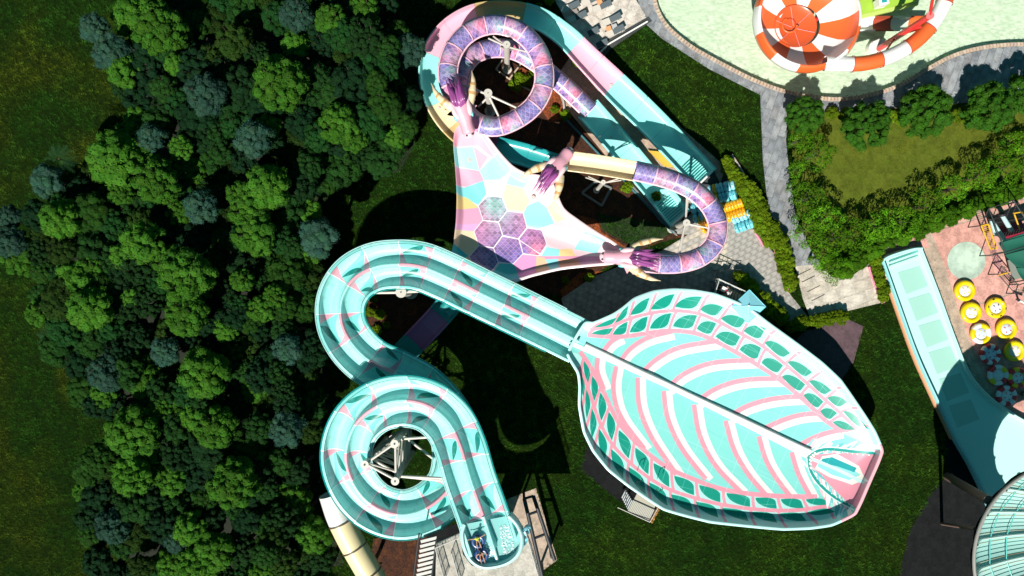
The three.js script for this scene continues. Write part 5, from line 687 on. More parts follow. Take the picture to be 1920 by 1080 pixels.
{
  const t = thing('metal_staircase', 'grey metal staircase with a slatted landing below the lower edge of the leaf-shaped ramp', 'staircase', W(1200, 945, 0)); const al = mat(.52, .50, .44, .5), lt = mat(.72, .74, .76, .5), h = 2.6;
  const q = (u, v) => [1188 + u * 38 - v * 11, 938 + u * 17 + v * 22];     // along, across
  add(t, 'landing', slabGeo(pxPoly([q(0, -1), q(1, -.95), q(1, 0), q(0, 0)], h - .06), h - .06, .1), mat(.42, .38, .31, .7));
  for (let i = 0; i < 15; i++) { const u = i / 14; add(t, 'slat', bar(W(...q(u, 0), h), W(...q(u, .9), h), .085, 4), al); }
  add(t, 'landing_frame', merge([bar(W(...q(0, 0), h), W(...q(1, 0), h), .06, 6), bar(W(...q(0, .92), h), W(...q(1.04, .92), h), .06, 6), bar(W(...q(0, 0), h), W(...q(0, .92), h), .06, 6), bar(W(...q(1.04, 0), h), W(...q(1.04, .92), h), .06, 6), bar(W(...q(.3, 0), h), W(...q(.3, .92), h), .05, 6)]), darkSteel);
  for (let i = 0; i < 6; i++) add(t, 'tread', bar(W(...q(-.06 - i * .09, .05 - i * .1), h - .2 - i * .3), W(...q(-.06 - i * .09, .8 - i * .12), h - .2 - i * .3), .12, 4), lt);
  for (const [u, v] of [[0, 0], [1, 0], [0, .92], [1, .92]]) { const p = W(...q(u, v), h); add(t, 'post', bar(V(p.x, 0, p.z), p, .06, 8), darkSteel); }
  add(t, 'handrail', merge([bar(W(...q(-.5, 1), h), W(...q(1.1, 1.02), h + .3), .04, 6), bar(W(...q(1.1, 1.02), h + .3), W(...q(1.14, -.2), h + .3), .04, 6)]), mat(.66, .62, .58, .5));
  const bd = thing('planting_strip', 'narrow strip of dry orange planting beside the metal staircase', 'plant', W(1228, 955, 0)); const r = rng(9), fl = []; for (let i = 0; i < 160; i++) { const p = W(...q(1.08 + r() * .14, -.3 + r() * 1.3), .2 + r() * 1.2), g = new THREE.PlaneGeometry(.16, .1); g.rotateX(-1.2 + r()); g.rotateY(r() * 6); g.translate(p.x, p.y, p.z); fl.push(g); } add(bd, 'foliage', merge(fl), mat(.45, .22, .05, .8));
}
// ---------- people ----------
function fieldMesh(bones, cell) {                     // bones: [a, b, ra, rb]
  const lo = V(1e9, 1e9, 1e9), hi = V(-1e9, -1e9, -1e9); for (const [a, b, ra, rb] of bones) for (const [p, r] of [[a, ra], [b, rb]]) { lo.min(p.clone().subScalar(r + .06)); hi.max(p.clone().addScalar(r + .06)); }
  const size = Math.max(hi.x - lo.x, hi.y - lo.y, hi.z - lo.z), n = Math.ceil(size / cell) + 4, mc = new MarchingCubes(n, new THREE.MeshBasicMaterial(), false, false, 120000), c = lo.clone().add(hi).multiplyScalar(.5), half = size / 2 * n / (n - 4);
  mc.isolation = 0; const k = .035;
  const p = V(0, 0, 0), ab = V(0, 0, 0), ap = V(0, 0, 0);
  for (let z = 0; z < n; z++) for (let y = 0; y < n; y++) for (let x = 0; x < n; x++) {
    p.set((x - n / 2) / (n / 2) * half + c.x, (y - n / 2) / (n / 2) * half + c.y, (z - n / 2) / (n / 2) * half + c.z); let d = 1e9;
    for (const [a, b, ra, rb] of bones) { ab.subVectors(b, a); ap.subVectors(p, a); const t = clamp(ap.dot(ab) / Math.max(1e-9, ab.lengthSq())); const dd = ap.addScaledVector(ab, -t).length() - mix(ra, rb, t); const h = clamp(.5 + .5 * (dd - d) / k); d = d > 1e8 ? dd : mix(dd, d, h) - k * h * (1 - h); }
    mc.field[x + y * n + z * n * n] = -d;
  }
  mc.update(); const cnt = mc.count, g = new THREE.BufferGeometry(); const ps = new Float32Array(mc.positionArray.slice(0, cnt * 3)), ns = new Float32Array(mc.normalArray.slice(0, cnt * 3));
  for (let i = 0; i < cnt; i++) { ps[i * 3] = ps[i * 3] * half + c.x; ps[i * 3 + 1] = ps[i * 3 + 1] * half + c.y; ps[i * 3 + 2] = ps[i * 3 + 2] * half + c.z; }
  g.setAttribute('position', new THREE.BufferAttribute(ps, 3)); g.setAttribute('normal', new THREE.BufferAttribute(ns, 3)); g.setAttribute('uv', new THREE.BufferAttribute(new Float32Array(cnt * 2), 2)); return g;
}
const skinM = mat(.52, .27, .18, .55);
function person(label, pos, ry, o) {                  // seated figure, facing local +x, hip joint at origin height 0
  const t = thing('person', label, 'person', pos); t.rotation.y = ry;
  const lean = o.lean ?? -.35, up = V(Math.sin(lean), Math.cos(lean), 0), hip = V(0, .1, 0), chest = hip.clone().addScaledVector(up, .40), neck = hip.clone().addScaledVector(up, .54), head = hip.clone().addScaledVector(up, .70).add(V(.03, 0, 0));
  const bones = [[hip, chest, .125, .14], [chest, neck, .13, .06], [neck, head.clone().addScaledVector(up, -.06), .055, .06]], hands = [];
  for (const s of [-1, 1]) {
    const hj = hip.clone().add(V(.02, -.01, s * .09)), kn = hj.clone().add(V(.40, o.knee ?? .12, s * .06)), an = kn.clone().add(V(.36, o.shin ?? -.16, s * .01)), toe = an.clone().add(V(.11, .07, 0)), sh = chest.clone().addScaledVector(up, .06).add(V(0, 0, s * .18));
    const el = sh.clone().add(V(.10, -.17, s * .17)), wr = (o.arm && o.arm[s]) ? sh.clone().add(o.arm[s]) : sh.clone().add(V(.26, -.26, s * .26)); if (o.arm && o.arm[s]) el.copy(sh).lerp(wr, .5).add(V(0, -.05, s * .06));
    bones.push([hj, kn, .085, .06], [kn, an, .058, .038], [an, toe, .038, .028], [sh, el, .052, .042], [el, wr, .042, .028], [chest, sh, .09, .055]); const d = wr.clone().sub(el).normalize(); hands.push([wr, d, s]);
  }
  const g = [fieldMesh(bones, .024)];
  const hd = fieldMesh([[head.clone().addScaledVector(up, -.03), head.clone().addScaledVector(up, .045), .075, .09], [head.clone().add(V(.07, -.02, 0)), head.clone().add(V(.1, -.035, 0)), .016, .014], [head.clone().add(V(.03, -.09, 0)), head.clone().add(V(.06, -.085, 0)), .04, .03], [head.clone().add(V(0, -.01, -.09)), head.clone().add(V(0, .01, -.095)), .014, .016], [head.clone().add(V(0, -.01, .09)), head.clone().add(V(0, .01, .095)), .014, .016]], .011); g.push(hd);
  for (const [w, d, s] of hands) { const side = d.clone().cross(V(0, 1, 0)).normalize(); const fb = [[w, w.clone().addScaledVector(d, .085), .026, .034]]; [-.028, -.009, .01, .028].forEach((q, i) => { const L = [.055, .072, .068, .05][i], a = w.clone().addScaledVector(d, .09).addScaledVector(side, q), m = a.clone().addScaledVector(d, L * .55), e = m.clone().addScaledVector(d, L * .4).add(V(0, -.02, 0)); fb.push([a, m, .009, .0085], [m, e, .0085, .007]); }); const tb = w.clone().addScaledVector(d, .03).addScaledVector(side, -.03); fb.push([tb, tb.clone().addScaledVector(d, .05).addScaledVector(side, -.025), .011, .009]); g.push(fieldMesh(fb, .0085)); }
  const put = (n, q, m) => { const x = fin(new THREE.Mesh(q, m)); x.name = n; t.add(x); return x; };
  put('body', merge(g), skinM);
  put('hair', (() => { const q = new THREE.SphereGeometry(.108, 16, 10, 0, 6.283, 0, 1.75); q.scale(1, 1.05, .95); q.rotateZ(.35 - lean * .6); q.translate(head.x - .012, head.y + .02, head.z); return q; })(), o.hair);
  for (const z of [-.032, .032]) put('eye', new THREE.SphereGeometry(.011, 8, 6).translate(head.x + .083, head.y + .012, z), mat(.05, .03, .02, .3));
  if (o.top) put('top', fieldMesh([[hip.clone().addScaledVector(up, .02), chest, .14, .158], [chest, neck.clone().addScaledVector(up, -.06), .15, .09], ...[-1, 1].map(s => { const sh = chest.clone().addScaledVector(up, .06).add(V(0, 0, s * .17)); return [chest, sh, .105, .072]; })], .024), o.top);
  put('swim_shorts', fieldMesh([[hip.clone().add(V(0, -.01, -.05)), hip.clone().add(V(0, -.01, .05)), .135, .135], ...[-1, 1].map(s => [hip.clone().add(V(.02, -.01, s * .09)), hip.clone().add(V(.24, .06, s * .125)), .1, .082])], .024), o.shorts);
  return t;
}
{ // two riders in a double tube at the start
  const p = W(900, 1026, 10.55), ry = -1.25 - Math.PI * .0, dir = V(Math.cos(1.32), 0, Math.sin(1.32));
  const raft = thing('rider_tube', 'dark blue double tube carrying the two riders at the start of the twin-lane slide', 'swim tube', p); const a = Math.atan2(-dir.z, dir.x);
  for (const s of [-1, 1]) { const g = new THREE.TorusGeometry(.46, .21, 14, 32); g.rotateX(Math.PI / 2); g.translate(s * .62, .2, 0); g.rotateY(a); const m = fin(new THREE.Mesh(g, gloss(.02, .07, .22))); m.name = 'ring'; raft.add(m); const f = new THREE.CylinderGeometry(.34, .34, .05, 20); f.translate(s * .62, .1, 0); f.rotateY(a); const q = fin(new THREE.Mesh(f, gloss(.03, .30, .40))); q.name = 'ring_floor'; raft.add(q); }
  const at = (u, y) => p.clone().addScaledVector(dir, u).setY(10.55 + y), lime = mat(.55, .62, .03, .7);
  person('person in a lime yellow top at the back of the dark double tube, arms spread', at(-.85, .25), a, { lean: -.5, hair: mat(.55, .55, .08, .8), top: lime, shorts: mat(.03, .03, .05, .8), arm: { [-1]: V(-.12, .0, -.52), [1]: V(-.05, -.05, .5) }, knee: .2, shin: -.12 });
  person('dark-haired bare-backed person at the front of the dark double tube', at(.42, .25), a, { lean: -.25, hair: mat(.03, .018, .012, .7), top: null, shorts: mat(.05, .05, .09, .8), knee: .2, shin: -.1 });
  person('person in white top and red shorts seated on the guard deck', W(1363, 548, 2.75), 2.6, { lean: -.1, hair: mat(.04, .025, .02, .8), top: mat(.75, .75, .75, .8), shorts: mat(.5, .03, .03, .8), knee: .0, shin: -.3 });
  const ch = thing('guard_chair', 'white plastic chair under the person on the guard deck', 'chair', W(1363, 548, 2.2)); const q = W(1363, 548, 2.6); add(ch, 'seat', box(q.clone().setY(2.7), .5, .05, .5, 2.6, .02), whiteM); for (const [u, v] of [[-.2, -.2], [.2, -.2], [-.2, .2], [.2, .2]]) add(ch, 'leg', bar(V(q.x + u, 2.3, q.z + v), V(q.x + u, 2.68, q.z + v), .022, 6), whiteM); add(ch, 'backrest', box(V(q.x + .2, 2.95, q.z + .12), .05, .5, .48, 2.6, .02), whiteM);
}
// ---------- trees and shrubs ----------
function foliage(o) {                                   // crown of leaf clumps round the origin, radius ~1, dome upwards
  const r = rng(o.seed), pos = [], nor = [], col = [], uv = []; const c0 = o.color, UP = V(0, 1, 0);
  const tri = (a, b, c, k, tint) => { for (const p of [a, b, c]) { pos.push(p.x, p.y, p.z); col.push(clamp(c0[0] * k * tint[0], 0, 1), clamp(c0[1] * k * tint[1], 0, 1), clamp(c0[2] * k * tint[2], 0, 1)); uv.push(0, 0); } };
  const lumps = []; const N = o.lumps;
  for (let i = 0; i < N; i++) { const t = (i + .5) / N, y = 1 - t * (o.low ?? 1.25), a = i * 2.39996 + r() * .5, q = Math.sqrt(Math.max(0, 1 - y * y)), R = (o.spread ?? .68) * (.82 + .36 * r()); lumps.push([V(Math.cos(a) * q * R, y * R * (o.flat ?? .85), Math.sin(a) * q * R), (o.lr ?? .27) * (.72 + .62 * r()), .8 + .42 * r(), [.88 + .26 * r(), 1, .85 + .3 * r()]]); }
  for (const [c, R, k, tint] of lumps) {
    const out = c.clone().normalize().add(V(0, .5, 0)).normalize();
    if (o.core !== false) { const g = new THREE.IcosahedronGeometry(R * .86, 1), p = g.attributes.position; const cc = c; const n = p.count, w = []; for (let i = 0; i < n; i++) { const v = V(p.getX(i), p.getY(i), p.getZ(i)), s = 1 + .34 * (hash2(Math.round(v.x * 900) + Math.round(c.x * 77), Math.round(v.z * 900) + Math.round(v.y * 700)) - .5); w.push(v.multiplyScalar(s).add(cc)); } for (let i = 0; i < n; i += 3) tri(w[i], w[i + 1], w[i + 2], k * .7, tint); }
    const n = Math.round(o.leaves * R * R / .073);
    for (let i = 0; i < n; i++) {
      const y = 1 - 2 * (i + .5) / n * .82, a = i * 2.39996 + r(), q = Math.sqrt(1 - y * y), d = V(Math.cos(a) * q, y, Math.sin(a) * q); if (d.dot(out) < -.35) continue;
      const p = c.clone().addScaledVector(d, R * (.86 + .26 * r())), s = o.leaf * (.65 + .7 * r());
      const t1 = d.clone().add(V((r() - .5) * o.messy, (r() - .5) * o.messy, (r() - .5) * o.messy)).normalize(), u = t1.clone().cross(V(r() - .5, r() - .5, r() - .5)).normalize(), v = t1.clone().cross(u);
      const e = (o.long ?? 1.5), A = p.clone().addScaledVector(u, s * e), B = p.clone().addScaledVector(v, s * .6).addScaledVector(t1, s * .2), D = p.clone().addScaledVector(u, -s * e), E = p.clone().addScaledVector(v, -s * .6).addScaledVector(t1, s * .2); const kk = k * (.75 + .5 * r()); tri(A, B, D, kk, tint); tri(A, D, E, kk * .92, tint);
    }
  }
  const g = new THREE.BufferGeometry(); g.setAttribute('position', new THREE.Float32BufferAttribute(pos, 3)); g.setAttribute('color', new THREE.Float32BufferAttribute(col, 3)); g.setAttribute('uv', new THREE.Float32BufferAttribute(uv, 2)); g.computeVertexNormals(); return g;
}
const leafM = new THREE.MeshPhysicalMaterial({ vertexColors: true, roughness: .9, specularIntensity: .15, side: THREE.DoubleSide }), barkM = mat(.07, .05, .035, .9, { bumpMap: grainBump, bumpScale: .03 });
const trunkGeo = (() => { const l = [bar(V(0, -1.6, 0), V(.03, -.1, .02), .13, 9, .07)]; for (let i = 0; i < 5; i++) { const a = i * 1.257; l.push(bar(V(.02, -.55 + .06 * i, .01), V(Math.cos(a) * .5, .1 + .05 * i, Math.sin(a) * .5), .045, 6, .015)); } return merge(l); })();
function proto(name, crown, mt = leafM) { const g = new THREE.Group(); const c = fin(new THREE.Mesh(crown, mt)); c.name = 'crown'; const t = fin(new THREE.Mesh(trunkGeo, barkM)); t.name = 'trunk'; g.add(c, t); g.name = name; return g; }
const bright = [.044, .142, .012], mid = [.015, .058, .009], dark = [.008, .033, .009], olive = [.022, .056, .008], glau = [.030, .086, .056];
const TREES = {
  bright: [1, 2, 11].map((s, i) => proto('broadleaf_tree', foliage({ seed: s, color: bright.map(v => v * [1, .85, 1.1][i]), lumps: [52, 64, 44][i], leaves: 66, leaf: .030, messy: .7, lr: [.22, .195, .235][i], spread: .74 }))),
  mid: [3, 4, 5, 12].map((s, i) => proto('broadleaf_tree', foliage({ seed: s, color: mid.map((v, k) => v * [[1, 1, 1], [.8, .85, 1], [1.15, 1.05, .8], [.75, .95, 1.2]][i][k]), lumps: [50, 66, 40, 58][i], leaves: 62, leaf: .030, messy: [.75, .9, .7, 1.2][i], lr: [.225, .19, .25, .2][i], spread: .74, flat: [.85, .95, .8, 1][i] }))),
  dark: [6, 7, 13, 14].map((s, i) => proto('broadleaf_tree', foliage({ seed: s, color: dark.map((v, k) => v * [[1, 1, 1], [.8, .9, 1.1], [1.2, 1.1, .9], [.7, .85, 1]][i][k]), lumps: [70, 56, 80, 44][i], leaves: 54, leaf: .029, messy: [.9, 1.3, .8, 1.6][i], lr: [.18, .2, .165, .235][i], spread: .76 }))),
  olive: [8, 15].map((s, i) => proto('broadleaf_tree', foliage({ seed: s, color: olive.map(v => v * [1, .75][i]), lumps: 40, leaves: 100, leaf: .03, messy: 1.6, lr: .23, spread: .74 }))),
  glau: [9, 10, 16].map((s, i) => proto('blue_grey_tree', foliage({ seed: s, color: glau.map(v => v * [1, .8, 1.1][i]), lumps: [48, 60, 40][i], leaves: 120, leaf: .021, messy: 2.2, lr: [.24, .21, .27][i], long: 1.7, spread: .70 }))),
};
const palmProto = (() => { const l = [], r = rng(71); for (let i = 0; i < 18; i++) { const a = i * 2.39996, len = .75 + .3 * r(), lift = .35 * (1 - i / 18), d = V(Math.cos(a), 0, Math.sin(a)), s = V(-d.z, 0, d.x); for (let k = 2; k < 14; k++) { const t = k / 14, p = d.clone().multiplyScalar(t * len).setY(lift * t * 1.4 - .55 * t * t); for (const z of [-1, 1]) { const e = p.clone().addScaledVector(s, z * .2 * Math.sin(t * 2.9)).addScaledVector(d, .1).add(V(0, -.05, 0)), q = p.clone().addScaledVector(d, .035); const g = new THREE.BufferGeometry(); g.setAttribute('position', new THREE.Float32BufferAttribute([p.x, p.y, p.z, q.x, q.y, q.z, e.x, e.y, e.z], 3)); g.setAttribute('uv', new THREE.Float32BufferAttribute(6, 2)); g.attributes.uv = new THREE.Float32BufferAttribute(new Float32Array(6), 2); g.computeVertexNormals(); l.push(g); } } } const g = new THREE.Group(), c = fin(new THREE.Mesh(merge(l), new THREE.MeshPhysicalMaterial({ color: C(.016, .055, .018), roughness: .9, specularIntensity: .15, side: THREE.DoubleSide }))); c.name = 'crown'; const t = fin(new THREE.Mesh(bar(V(0, -1.6, 0), V(0, 0, 0), .06, 8, .045), barkM)); t.name = 'trunk'; g.add(c, t); g.name = 'palm_tree'; return g; })();
const rt = rng(99);
function plantTree(p, px, py, rad, h, label, cat, group) {   // rad in photo pixels, h height of the crown centre
  const w = W(px, py, h), m = rad / SC * (CAM_H - h) / CAM_H, o = p.clone(); o.name = numbered(p.name); scene.add(o); o.position.copy(w); const kx = cat === 'tree' && h > 3.5 ? 1.14 : 1; o.scale.set(m * kx * (.95 + .1 * rt()), m * (.85 + .2 * rt()), m * kx); o.rotation.y = rt() * 6.28;
  const tr = o.children[1]; tr.scale.y = 1; const need = w.y / (1.6 * o.scale.y); tr.scale.set(1, Math.max(.55, need), 1); tag(o, label, cat, group); return o;
}
// the wood at the left: trees one can point at
const named = [
  ['glau', 178, 52, 30, 7, 'blue-grey tree at the upper left tip of the wood'], ['glau', 210, 102, 40, 7.5, 'larger blue-grey tree at the upper left edge of the wood, below the tip'],
  ['bright', 300, 55, 46, 9, 'bright green clumpy tree near the top left of the wood'], ['bright', 527, 160, 48, 10, 'bright green clumpy tree highest in the upper middle of the wood'], ['glau', 388, 178, 44, 10, 'blue-grey tree in the middle of the upper wood'], ['glau', 556, 28, 36, 9, 'blue-grey tree at the top centre of the wood'],
  ['bright', 222, 300, 52, 9, 'bright green tree at the left corner between the two lobes of the wood'], ['glau', 285, 262, 32, 8.5, 'blue-grey tree just right of the corner between the two lobes of the wood'], ['glau', 478, 262, 40, 9.5, 'blue-grey tree in the waist of the wood'], ['glau', 90, 338, 34, 7, 'blue-grey tree on the left shoulder of the lower wood'], ['glau', 20, 408, 26, 6, 'blue-grey tree at the left picture edge, upper of two'], ['glau', 22, 455, 34, 6.5, 'blue-grey tree at the left picture edge, lower of two'],
  ['glau', 380, 388, 36, 10, 'blue-grey tree standing alone in the middle of the lower wood'], ['bright', 350, 515, 48, 11, 'brightest green clumpy tree at the centre of the wood'], ['bright', 270, 455, 38, 10.5, 'bright green tree above left of the wood\'s brightest tree'], ['bright', 118, 412, 38, 8, 'bright green tree near the left end of the lower wood'], ['bright', 480, 440, 38, 9.5, 'bright green tree towards the right of the lower wood'], ['bright', 505, 350, 42, 9.5, 'green clumpy tree below the waist of the wood at the right'], ['bright', 295, 342, 40, 10, 'green clumpy tree above the lone blue-grey tree at the left'],
  ['glau', 595, 445, 40, 7.5, 'dark blue-grey tree on the wood edge near the upper bend of the twin slide'], ['bright', 172, 578, 40, 9, 'bright green tree at the left of the middle of the wood'], ['bright', 350, 590, 38, 10.5, 'bright green tree directly below the wood\'s brightest tree'], ['glau', 200, 700, 40, 8.5, 'blue-grey tree with pale tuft at the lower left of the wood'], ['glau', 310, 660, 30, 9, 'small blue-grey tree in the lower middle of the wood'], ['glau', 540, 655, 32, 7.5, 'blue-grey tree left of the lower end of the upper bend'], ['bright', 385, 700, 44, 9.5, 'bright green tree in the lower middle of the wood'],
  ['bright', 252, 810, 46, 9, 'bright lime-green tree at the left of the lowest part of the wood'], ['bright', 440, 905, 46, 9.5, 'bright green tree in the lowest part of the wood beside the coil'], ['glau', 537, 805, 38, 8, 'blue-grey tree beside the lower coil'], ['glau', 213, 985, 38, 7.5, 'blue-grey tree at the bottom left of the wood'], ['glau', 330, 1010, 30, 8, 'blue-grey tree near the bottom edge of the wood'], ['bright', 405, 800, 38, 9.5, 'green clumpy tree above left of the bright tree beside the coil'], ['bright', 370, 1060, 38, 8.5, 'bright green tree at the bottom edge of the picture'], ['olive', 120, 470, 26, 8, 'olive green small tree near the left end of the wood'], ['glau', 765, 95, 38, 6, 'dark blue-grey tree beside the left of the scaly ring'], ['mid', 185, 860, 30, 8, 'mid green tree at the left edge of the lowest part of the wood'],
];
for (const [k, x, y, r, h, l] of named) plantTree(TREES[k][Math.floor(rt() * TREES[k].length)], x, y, k === 'glau' ? r * .84 : r, h, l, 'tree');
for (const [x, y, r, h, l] of [[110, 298, 30, 7, 'dark palm-like tree on the grass side of the wood, above left'], [578, 345, 28, 7, 'dark palm-like tree at the right edge of the wood, above the bend'], [95, 632, 30, 6, 'dark palm-like tree at the left edge of the wood'], [505, 715, 30, 7, 'dark palm-like tree near the lower end of the upper bend']]) plantTree(palmProto, x, y, r, h, l, 'tree');
// the trees between them, each told apart by its place beside one of the trees above
const seenLab = new Set();
const lm = [[0, 'lone central blue-grey tree', 380, 388], [0, 'brightest tree of the wood', 350, 515], [0, 'bright tree between the wood\'s lobes', 222, 300], [0, 'bright tree high in the wood', 527, 160], [0, 'blue-grey tree in the upper wood', 388, 178], [0, 'blue-grey tree at the wood\'s waist', 478, 262], [0, 'lime-green tree low in the wood', 252, 810], [0, 'bright tree beside the lower coil', 440, 905], [0, 'blue-grey tree beside the lower coil', 537, 805], [0, 'pale-tufted blue-grey tree', 200, 700], [0, 'blue-grey tree at the bottom left', 213, 985], [0, 'dark blue-grey tree near the upper bend', 595, 445], [0, 'blue-grey tree left of the two bends', 540, 655], [0, 'bright tree at the wood\'s left end', 118, 412], [0, 'blue-grey tree at the top centre', 556, 28], [0, 'bright tree near the top left', 300, 55], [0, 'large blue-grey tree at upper left', 210, 102], [0, 'scaly ring', 800, 130], [0, 'bright tree at the bottom picture edge', 370, 1060], [0, 'bright tree in the lower middle', 385, 700]];
function place(k, x, y, R) {
  const c = ({ mid: 'green', dark: 'dark green', olive: 'olive', bright: 'fresh green' })[k], s = R > 30 ? 'large' : R > 23 ? 'medium' : 'small';
  const o = lm.map(l => [Math.hypot(l[2] - x, l[3] - y), l]).sort((a, b) => a[0] - b[0]); let lab;
  for (let i = 0; i < 6; i++) { const [d, l] = o[i], dx = x - l[2], dy = y - l[3], ax = Math.abs(dx), ay = Math.abs(dy); const dir = ax > 2.2 * ay ? (dx > 0 ? 'right of' : 'left of') : ay > 2.2 * ax ? (dy > 0 ? 'below' : 'above') : (dy > 0 ? 'below ' : 'above ') + (dx > 0 ? 'right of' : 'left of'); const far = d < 75 ? 'just ' : d > 150 ? 'well ' : ''; lab = `${s} ${c} tree ${far}${dir} the ${l[1]}`; if (!seenLab.has(lab)) break; }
  seenLab.add(lab); return lab;
}
{
  const outline = [[242, 0], [735, -20], [752, 60], [778, 140], [765, 250], [735, 305], [640, 325], [590, 385], [600, 450], [585, 520], [575, 600], [590, 690], [600, 780], [572, 880], [578, 960], [622, 1100], [195, 1110], [165, 960], [165, 880], [195, 790], [150, 715], [100, 640], [52, 560], [40, 490], [55, 420], [85, 360], [170, 300], [250, 235], [222, 160], [205, 110], [230, 60]];
  const taken = named.map(n => [n[1], n[2], n[3] * .92]); const r = rng(123); const list = [];
  for (let i = 0; i < 14000 && list.length < 300; i++) { const x = -5 + r() * 800, y = -30 + r() * 1140, R = 23 + 19 * Math.pow(r(), 1.6) - Math.min(8, i / 900); if (!inside(outline, x, y)) continue; if (taken.some(([a, b, q]) => Math.hypot(a - x, b - y) < (q + R) * .48)) continue; taken.push([x, y, R]); list.push([x, y, R]); }
  for (const [x, y, R] of list) { const q = r(), k = q < .40 ? 'mid' : q < .76 ? 'dark' : q < .84 ? 'olive' : 'bright', edge = [[x + 45, y], [x - 45, y], [x, y - 45], [x, y + 45]].filter(([a, b]) => !inside(outline, a, b)).length; const h = (edge ? 4.2 : 6.0) + 2.2 * r() + (k === 'bright' ? .8 : 0);
    plantTree(TREES[k][Math.floor(r() * TREES[k].length)], x, y, R, h, place(k, x, y, R), 'tree', 'trees filling the wood'); }
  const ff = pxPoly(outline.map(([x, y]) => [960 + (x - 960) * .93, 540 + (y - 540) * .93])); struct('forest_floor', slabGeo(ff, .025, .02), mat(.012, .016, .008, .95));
}
// garden trees and hedge shrubs at the right
const gdark = [.036, .120, .009], ggreen = [.072, .205, .007], gyel = [.145, .245, .008];
const G = { ball: [21, 22].map(s => proto('ball_tree', foliage({ seed: s, color: gdark, lumps: 95, leaves: 95, leaf: .03, messy: 1.3, lr: .17, spread: .82, low: 1.5 }))), shrub: [23, 24, 25].map((s, i) => proto('garden_shrub', foliage({ seed: s, color: ggreen.map(v => v * [1, .72, 1.2][i]), lumps: 22, leaves: 80, leaf: .05, messy: 1.3, lr: .22, core: false, spread: .82, low: 1.1 }))), hedge: [26, 27].map((s, i) => proto('hedge_shrub', foliage({ seed: s, color: ggreen.map(v => v * [.85, .6][i]), lumps: 34, leaves: 70, leaf: .038, messy: 1.4, lr: .24 }))), vine: [28, 29].map((s, i) => proto('climbing_shrub', foliage({ seed: s, color: gyel.map(v => v * [1, .7][i]), lumps: 26, leaves: 110, leaf: .055, messy: 2.0, lr: .24, spread: .8 }))) };
[[1509, 216, 36, 'first round tree from the left along the slate path below the pool'], [1626, 234, 44, 'second round tree from the left along the slate path below the pool'], [1735, 209, 48, 'third round tree from the left, below the middle of the pool edge'], [1852, 203, 47, 'fourth round tree from the left along the slate path'], [1930, 172, 40, 'round tree cut by the right picture edge beside the slate path']].forEach(([x, y, r, l], i) => plantTree(G.ball[i % 2], x, y, r, 2.9, l, 'tree'));
const ordn = ['first', 'second', 'third', 'fourth', 'fifth', 'sixth', 'seventh', 'eighth', 'ninth', 'tenth', 'eleventh', 'twelfth', 'thirteenth', 'fourteenth', 'fifteenth'];
[[1500, 262, 24], [1530, 288, 34], [1492, 318, 18], [1490, 350, 18], [1512, 372, 34], [1545, 408, 36], [1512, 432, 32], [1560, 448, 34], [1535, 482, 28], [1560, 505, 28]].forEach(([x, y, r], i) => plantTree(G.shrub[i % 3], x, y, r * .95, 1.6 + r / 36, `${ordn[i]} leafy shrub from the top in the row between slate path and garden lawn`, 'shrub'));
[[1600, 440, 40], [1640, 425, 42], [1690, 415, 40], [1735, 385, 40], [1782, 355, 36], [1835, 330, 36], [1880, 318, 42], [1920, 290, 40], [1900, 268, 30], [1955, 330, 40]].forEach(([x, y, r], i) => plantTree(G.shrub[(i + 1) % 3], x, y, r * .82, 1.5 + .7 * hash2(i, 8), `${ordn[i]} leafy shrub from the left in the tall row above the pink deck`, 'shrub'));
[[1580, 500, 26], [1606, 486, 26], [1632, 468, 26], [1660, 448, 24], [1690, 440, 24], [1722, 430, 22], [1752, 418, 22], [1782, 404, 22], [1812, 392, 22], [1842, 378, 22], [1872, 368, 22], [1904, 358, 22]].forEach(([x, y, r], i) => plantTree(G.hedge[i % 2], x, y, r, .9, `${ordn[i]} low clipped shrub from the left along the pink deck's upper edge`, 'shrub'));
[[1690, 222, 14], [1800, 216, 15], [1668, 218, 12], [1560, 212, 12], [1588, 214, 12], [1884, 214, 12]].forEach(([x, y, r], i) => plantTree(G.vine[i % 2], x, y, r, .5, `${ordn[i]} small yellow-green bush in the gaps between the round trees`, 'bush'));
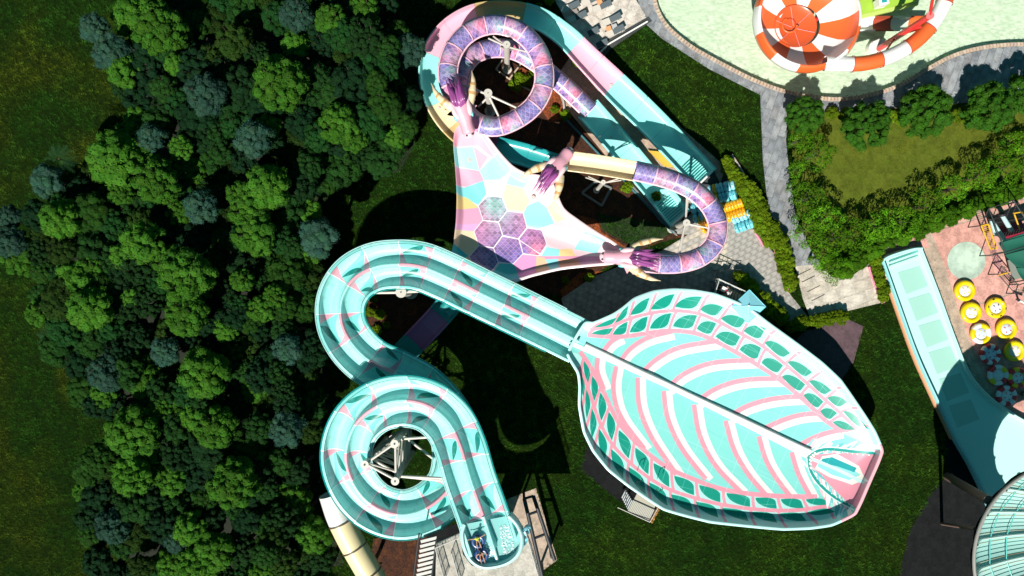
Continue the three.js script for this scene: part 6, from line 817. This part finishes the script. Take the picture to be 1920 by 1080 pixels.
{ const pts = []; const run = (a, b, n, w) => { for (let i = 0; i < n; i++) pts.push([mix(a[0], b[0], i / n), mix(a[1], b[1], i / n), w]); };
  run([1362, 308], [1402, 362], 7, 13); run([1402, 362], [1432, 425], 7, 15); run([1432, 425], [1466, 462], 4, 15); run([1466, 470], [1484, 546], 7, 14); run([1384, 520], [1420, 545], 4, 13); run([1424, 560], [1472, 602], 6, 14); run([1486, 612], [1586, 588], 9, 11); run([1640, 492], [1662, 566], 7, 9);
  pts.forEach(([x, y, w], i) => { const seg = [[0, 'top in the planted strip above the double tubes'], [14, 'top in the strip beside the double tubes\' lower end'], [18, 'top along the pink kerb of the stone terrace'], [25, 'left between terrace and blue canopy'], [29, 'top right of the blue canopy'], [35, 'left below the pale court'], [44, 'top along the right kerb of the pale court']]; let q = seg[0]; for (const z of seg) if (i >= z[0]) q = z;
    plantTree(G.vine[i % 2], x + (hash2(i, 1) - .5) * 7, y + (hash2(i, 2) - .5) * 7, w * (.85 + .55 * hash2(i, 4)), .75, `${ordn[i - q[0]]} yellow-green bush from the ${q[1]}`, 'bush', 'yellow-green bushes edging terrace and court'); });
  const k = thing('pink_kerb', 'thin bright pink kerb between stone terrace and yellow-green bushes', 'kerb', W(1450, 480, 0)); const km = gloss(.82, .25, .38); for (const [a, b] of [[[1413, 430], [1432, 462]], [[1450, 458], [1461, 500]], [[1461, 502], [1479, 548]]]) add(k, 'kerb_piece', bar(W(...a, .18), W(...b, .18), .14, 4), km);
  const k2 = thing('pink_kerb', 'wider pink kerb along the right side of the pale court', 'kerb', W(1645, 535, 0)); for (const [a, b] of [[[1630, 500], [1644, 540]], [[1644.5, 541], [1656, 568]]]) add(k2, 'kerb_piece', bar(W(...a, .2), W(...b, .2), .24, 4), km);
  const w = thing('stone_coping', 'pale stone coping along the grass side of the planted strip', 'coping', W(1410, 350, 0)); for (const [a, b] of [[[1372, 290], [1398, 332]], [[1398.5, 333], [1424, 378]], [[1424.5, 379], [1449, 432]]]) add(w, 'coping_stone', bar(W(...a, .3), W(...b, .3), .16, 4), stone(.52, .44, .38)); add(w, 'planted_soil', slabGeo(pxPoly([[1358, 305], [1372, 292], [1448, 430], [1470, 470], [1490, 548], [1478, 548], [1452, 460], [1430, 440], [1408, 400]]), .12, .1), mat(.04, .05, .015, .95)); noGrass.push(pxPoly([[1358, 305], [1372, 292], [1448, 430], [1470, 470], [1490, 548], [1478, 548], [1452, 460], [1430, 440], [1408, 400]])); }
// bed planting
{ const r = rng(55), spots = [[972, 145], [985, 152], [965, 158], [1000, 140], [970, 165], [1040, 205], [1060, 215], [700, 560], [712, 590], [725, 610], [705, 620], [695, 585], [1105, 520], [1060, 525], [1175, 352], [1230, 368], [1083, 118], [1010, 12], [1030, 2], [1012, 30]];
  spots.forEach(([x, y], i) => plantTree(G.vine[i % 2], x, y, 7 + r() * 5, .35, `${ordn[i < 7 ? i : i < 12 ? i - 7 : i - 12]} small green plant in the bed ${i < 7 ? 'inside the scaly ring' : i < 12 ? 'inside the upper bend' : 'under the looping slides'}`, 'plant', 'small bed plants')); }
buildGrass();
renderer.render(scene, camera);
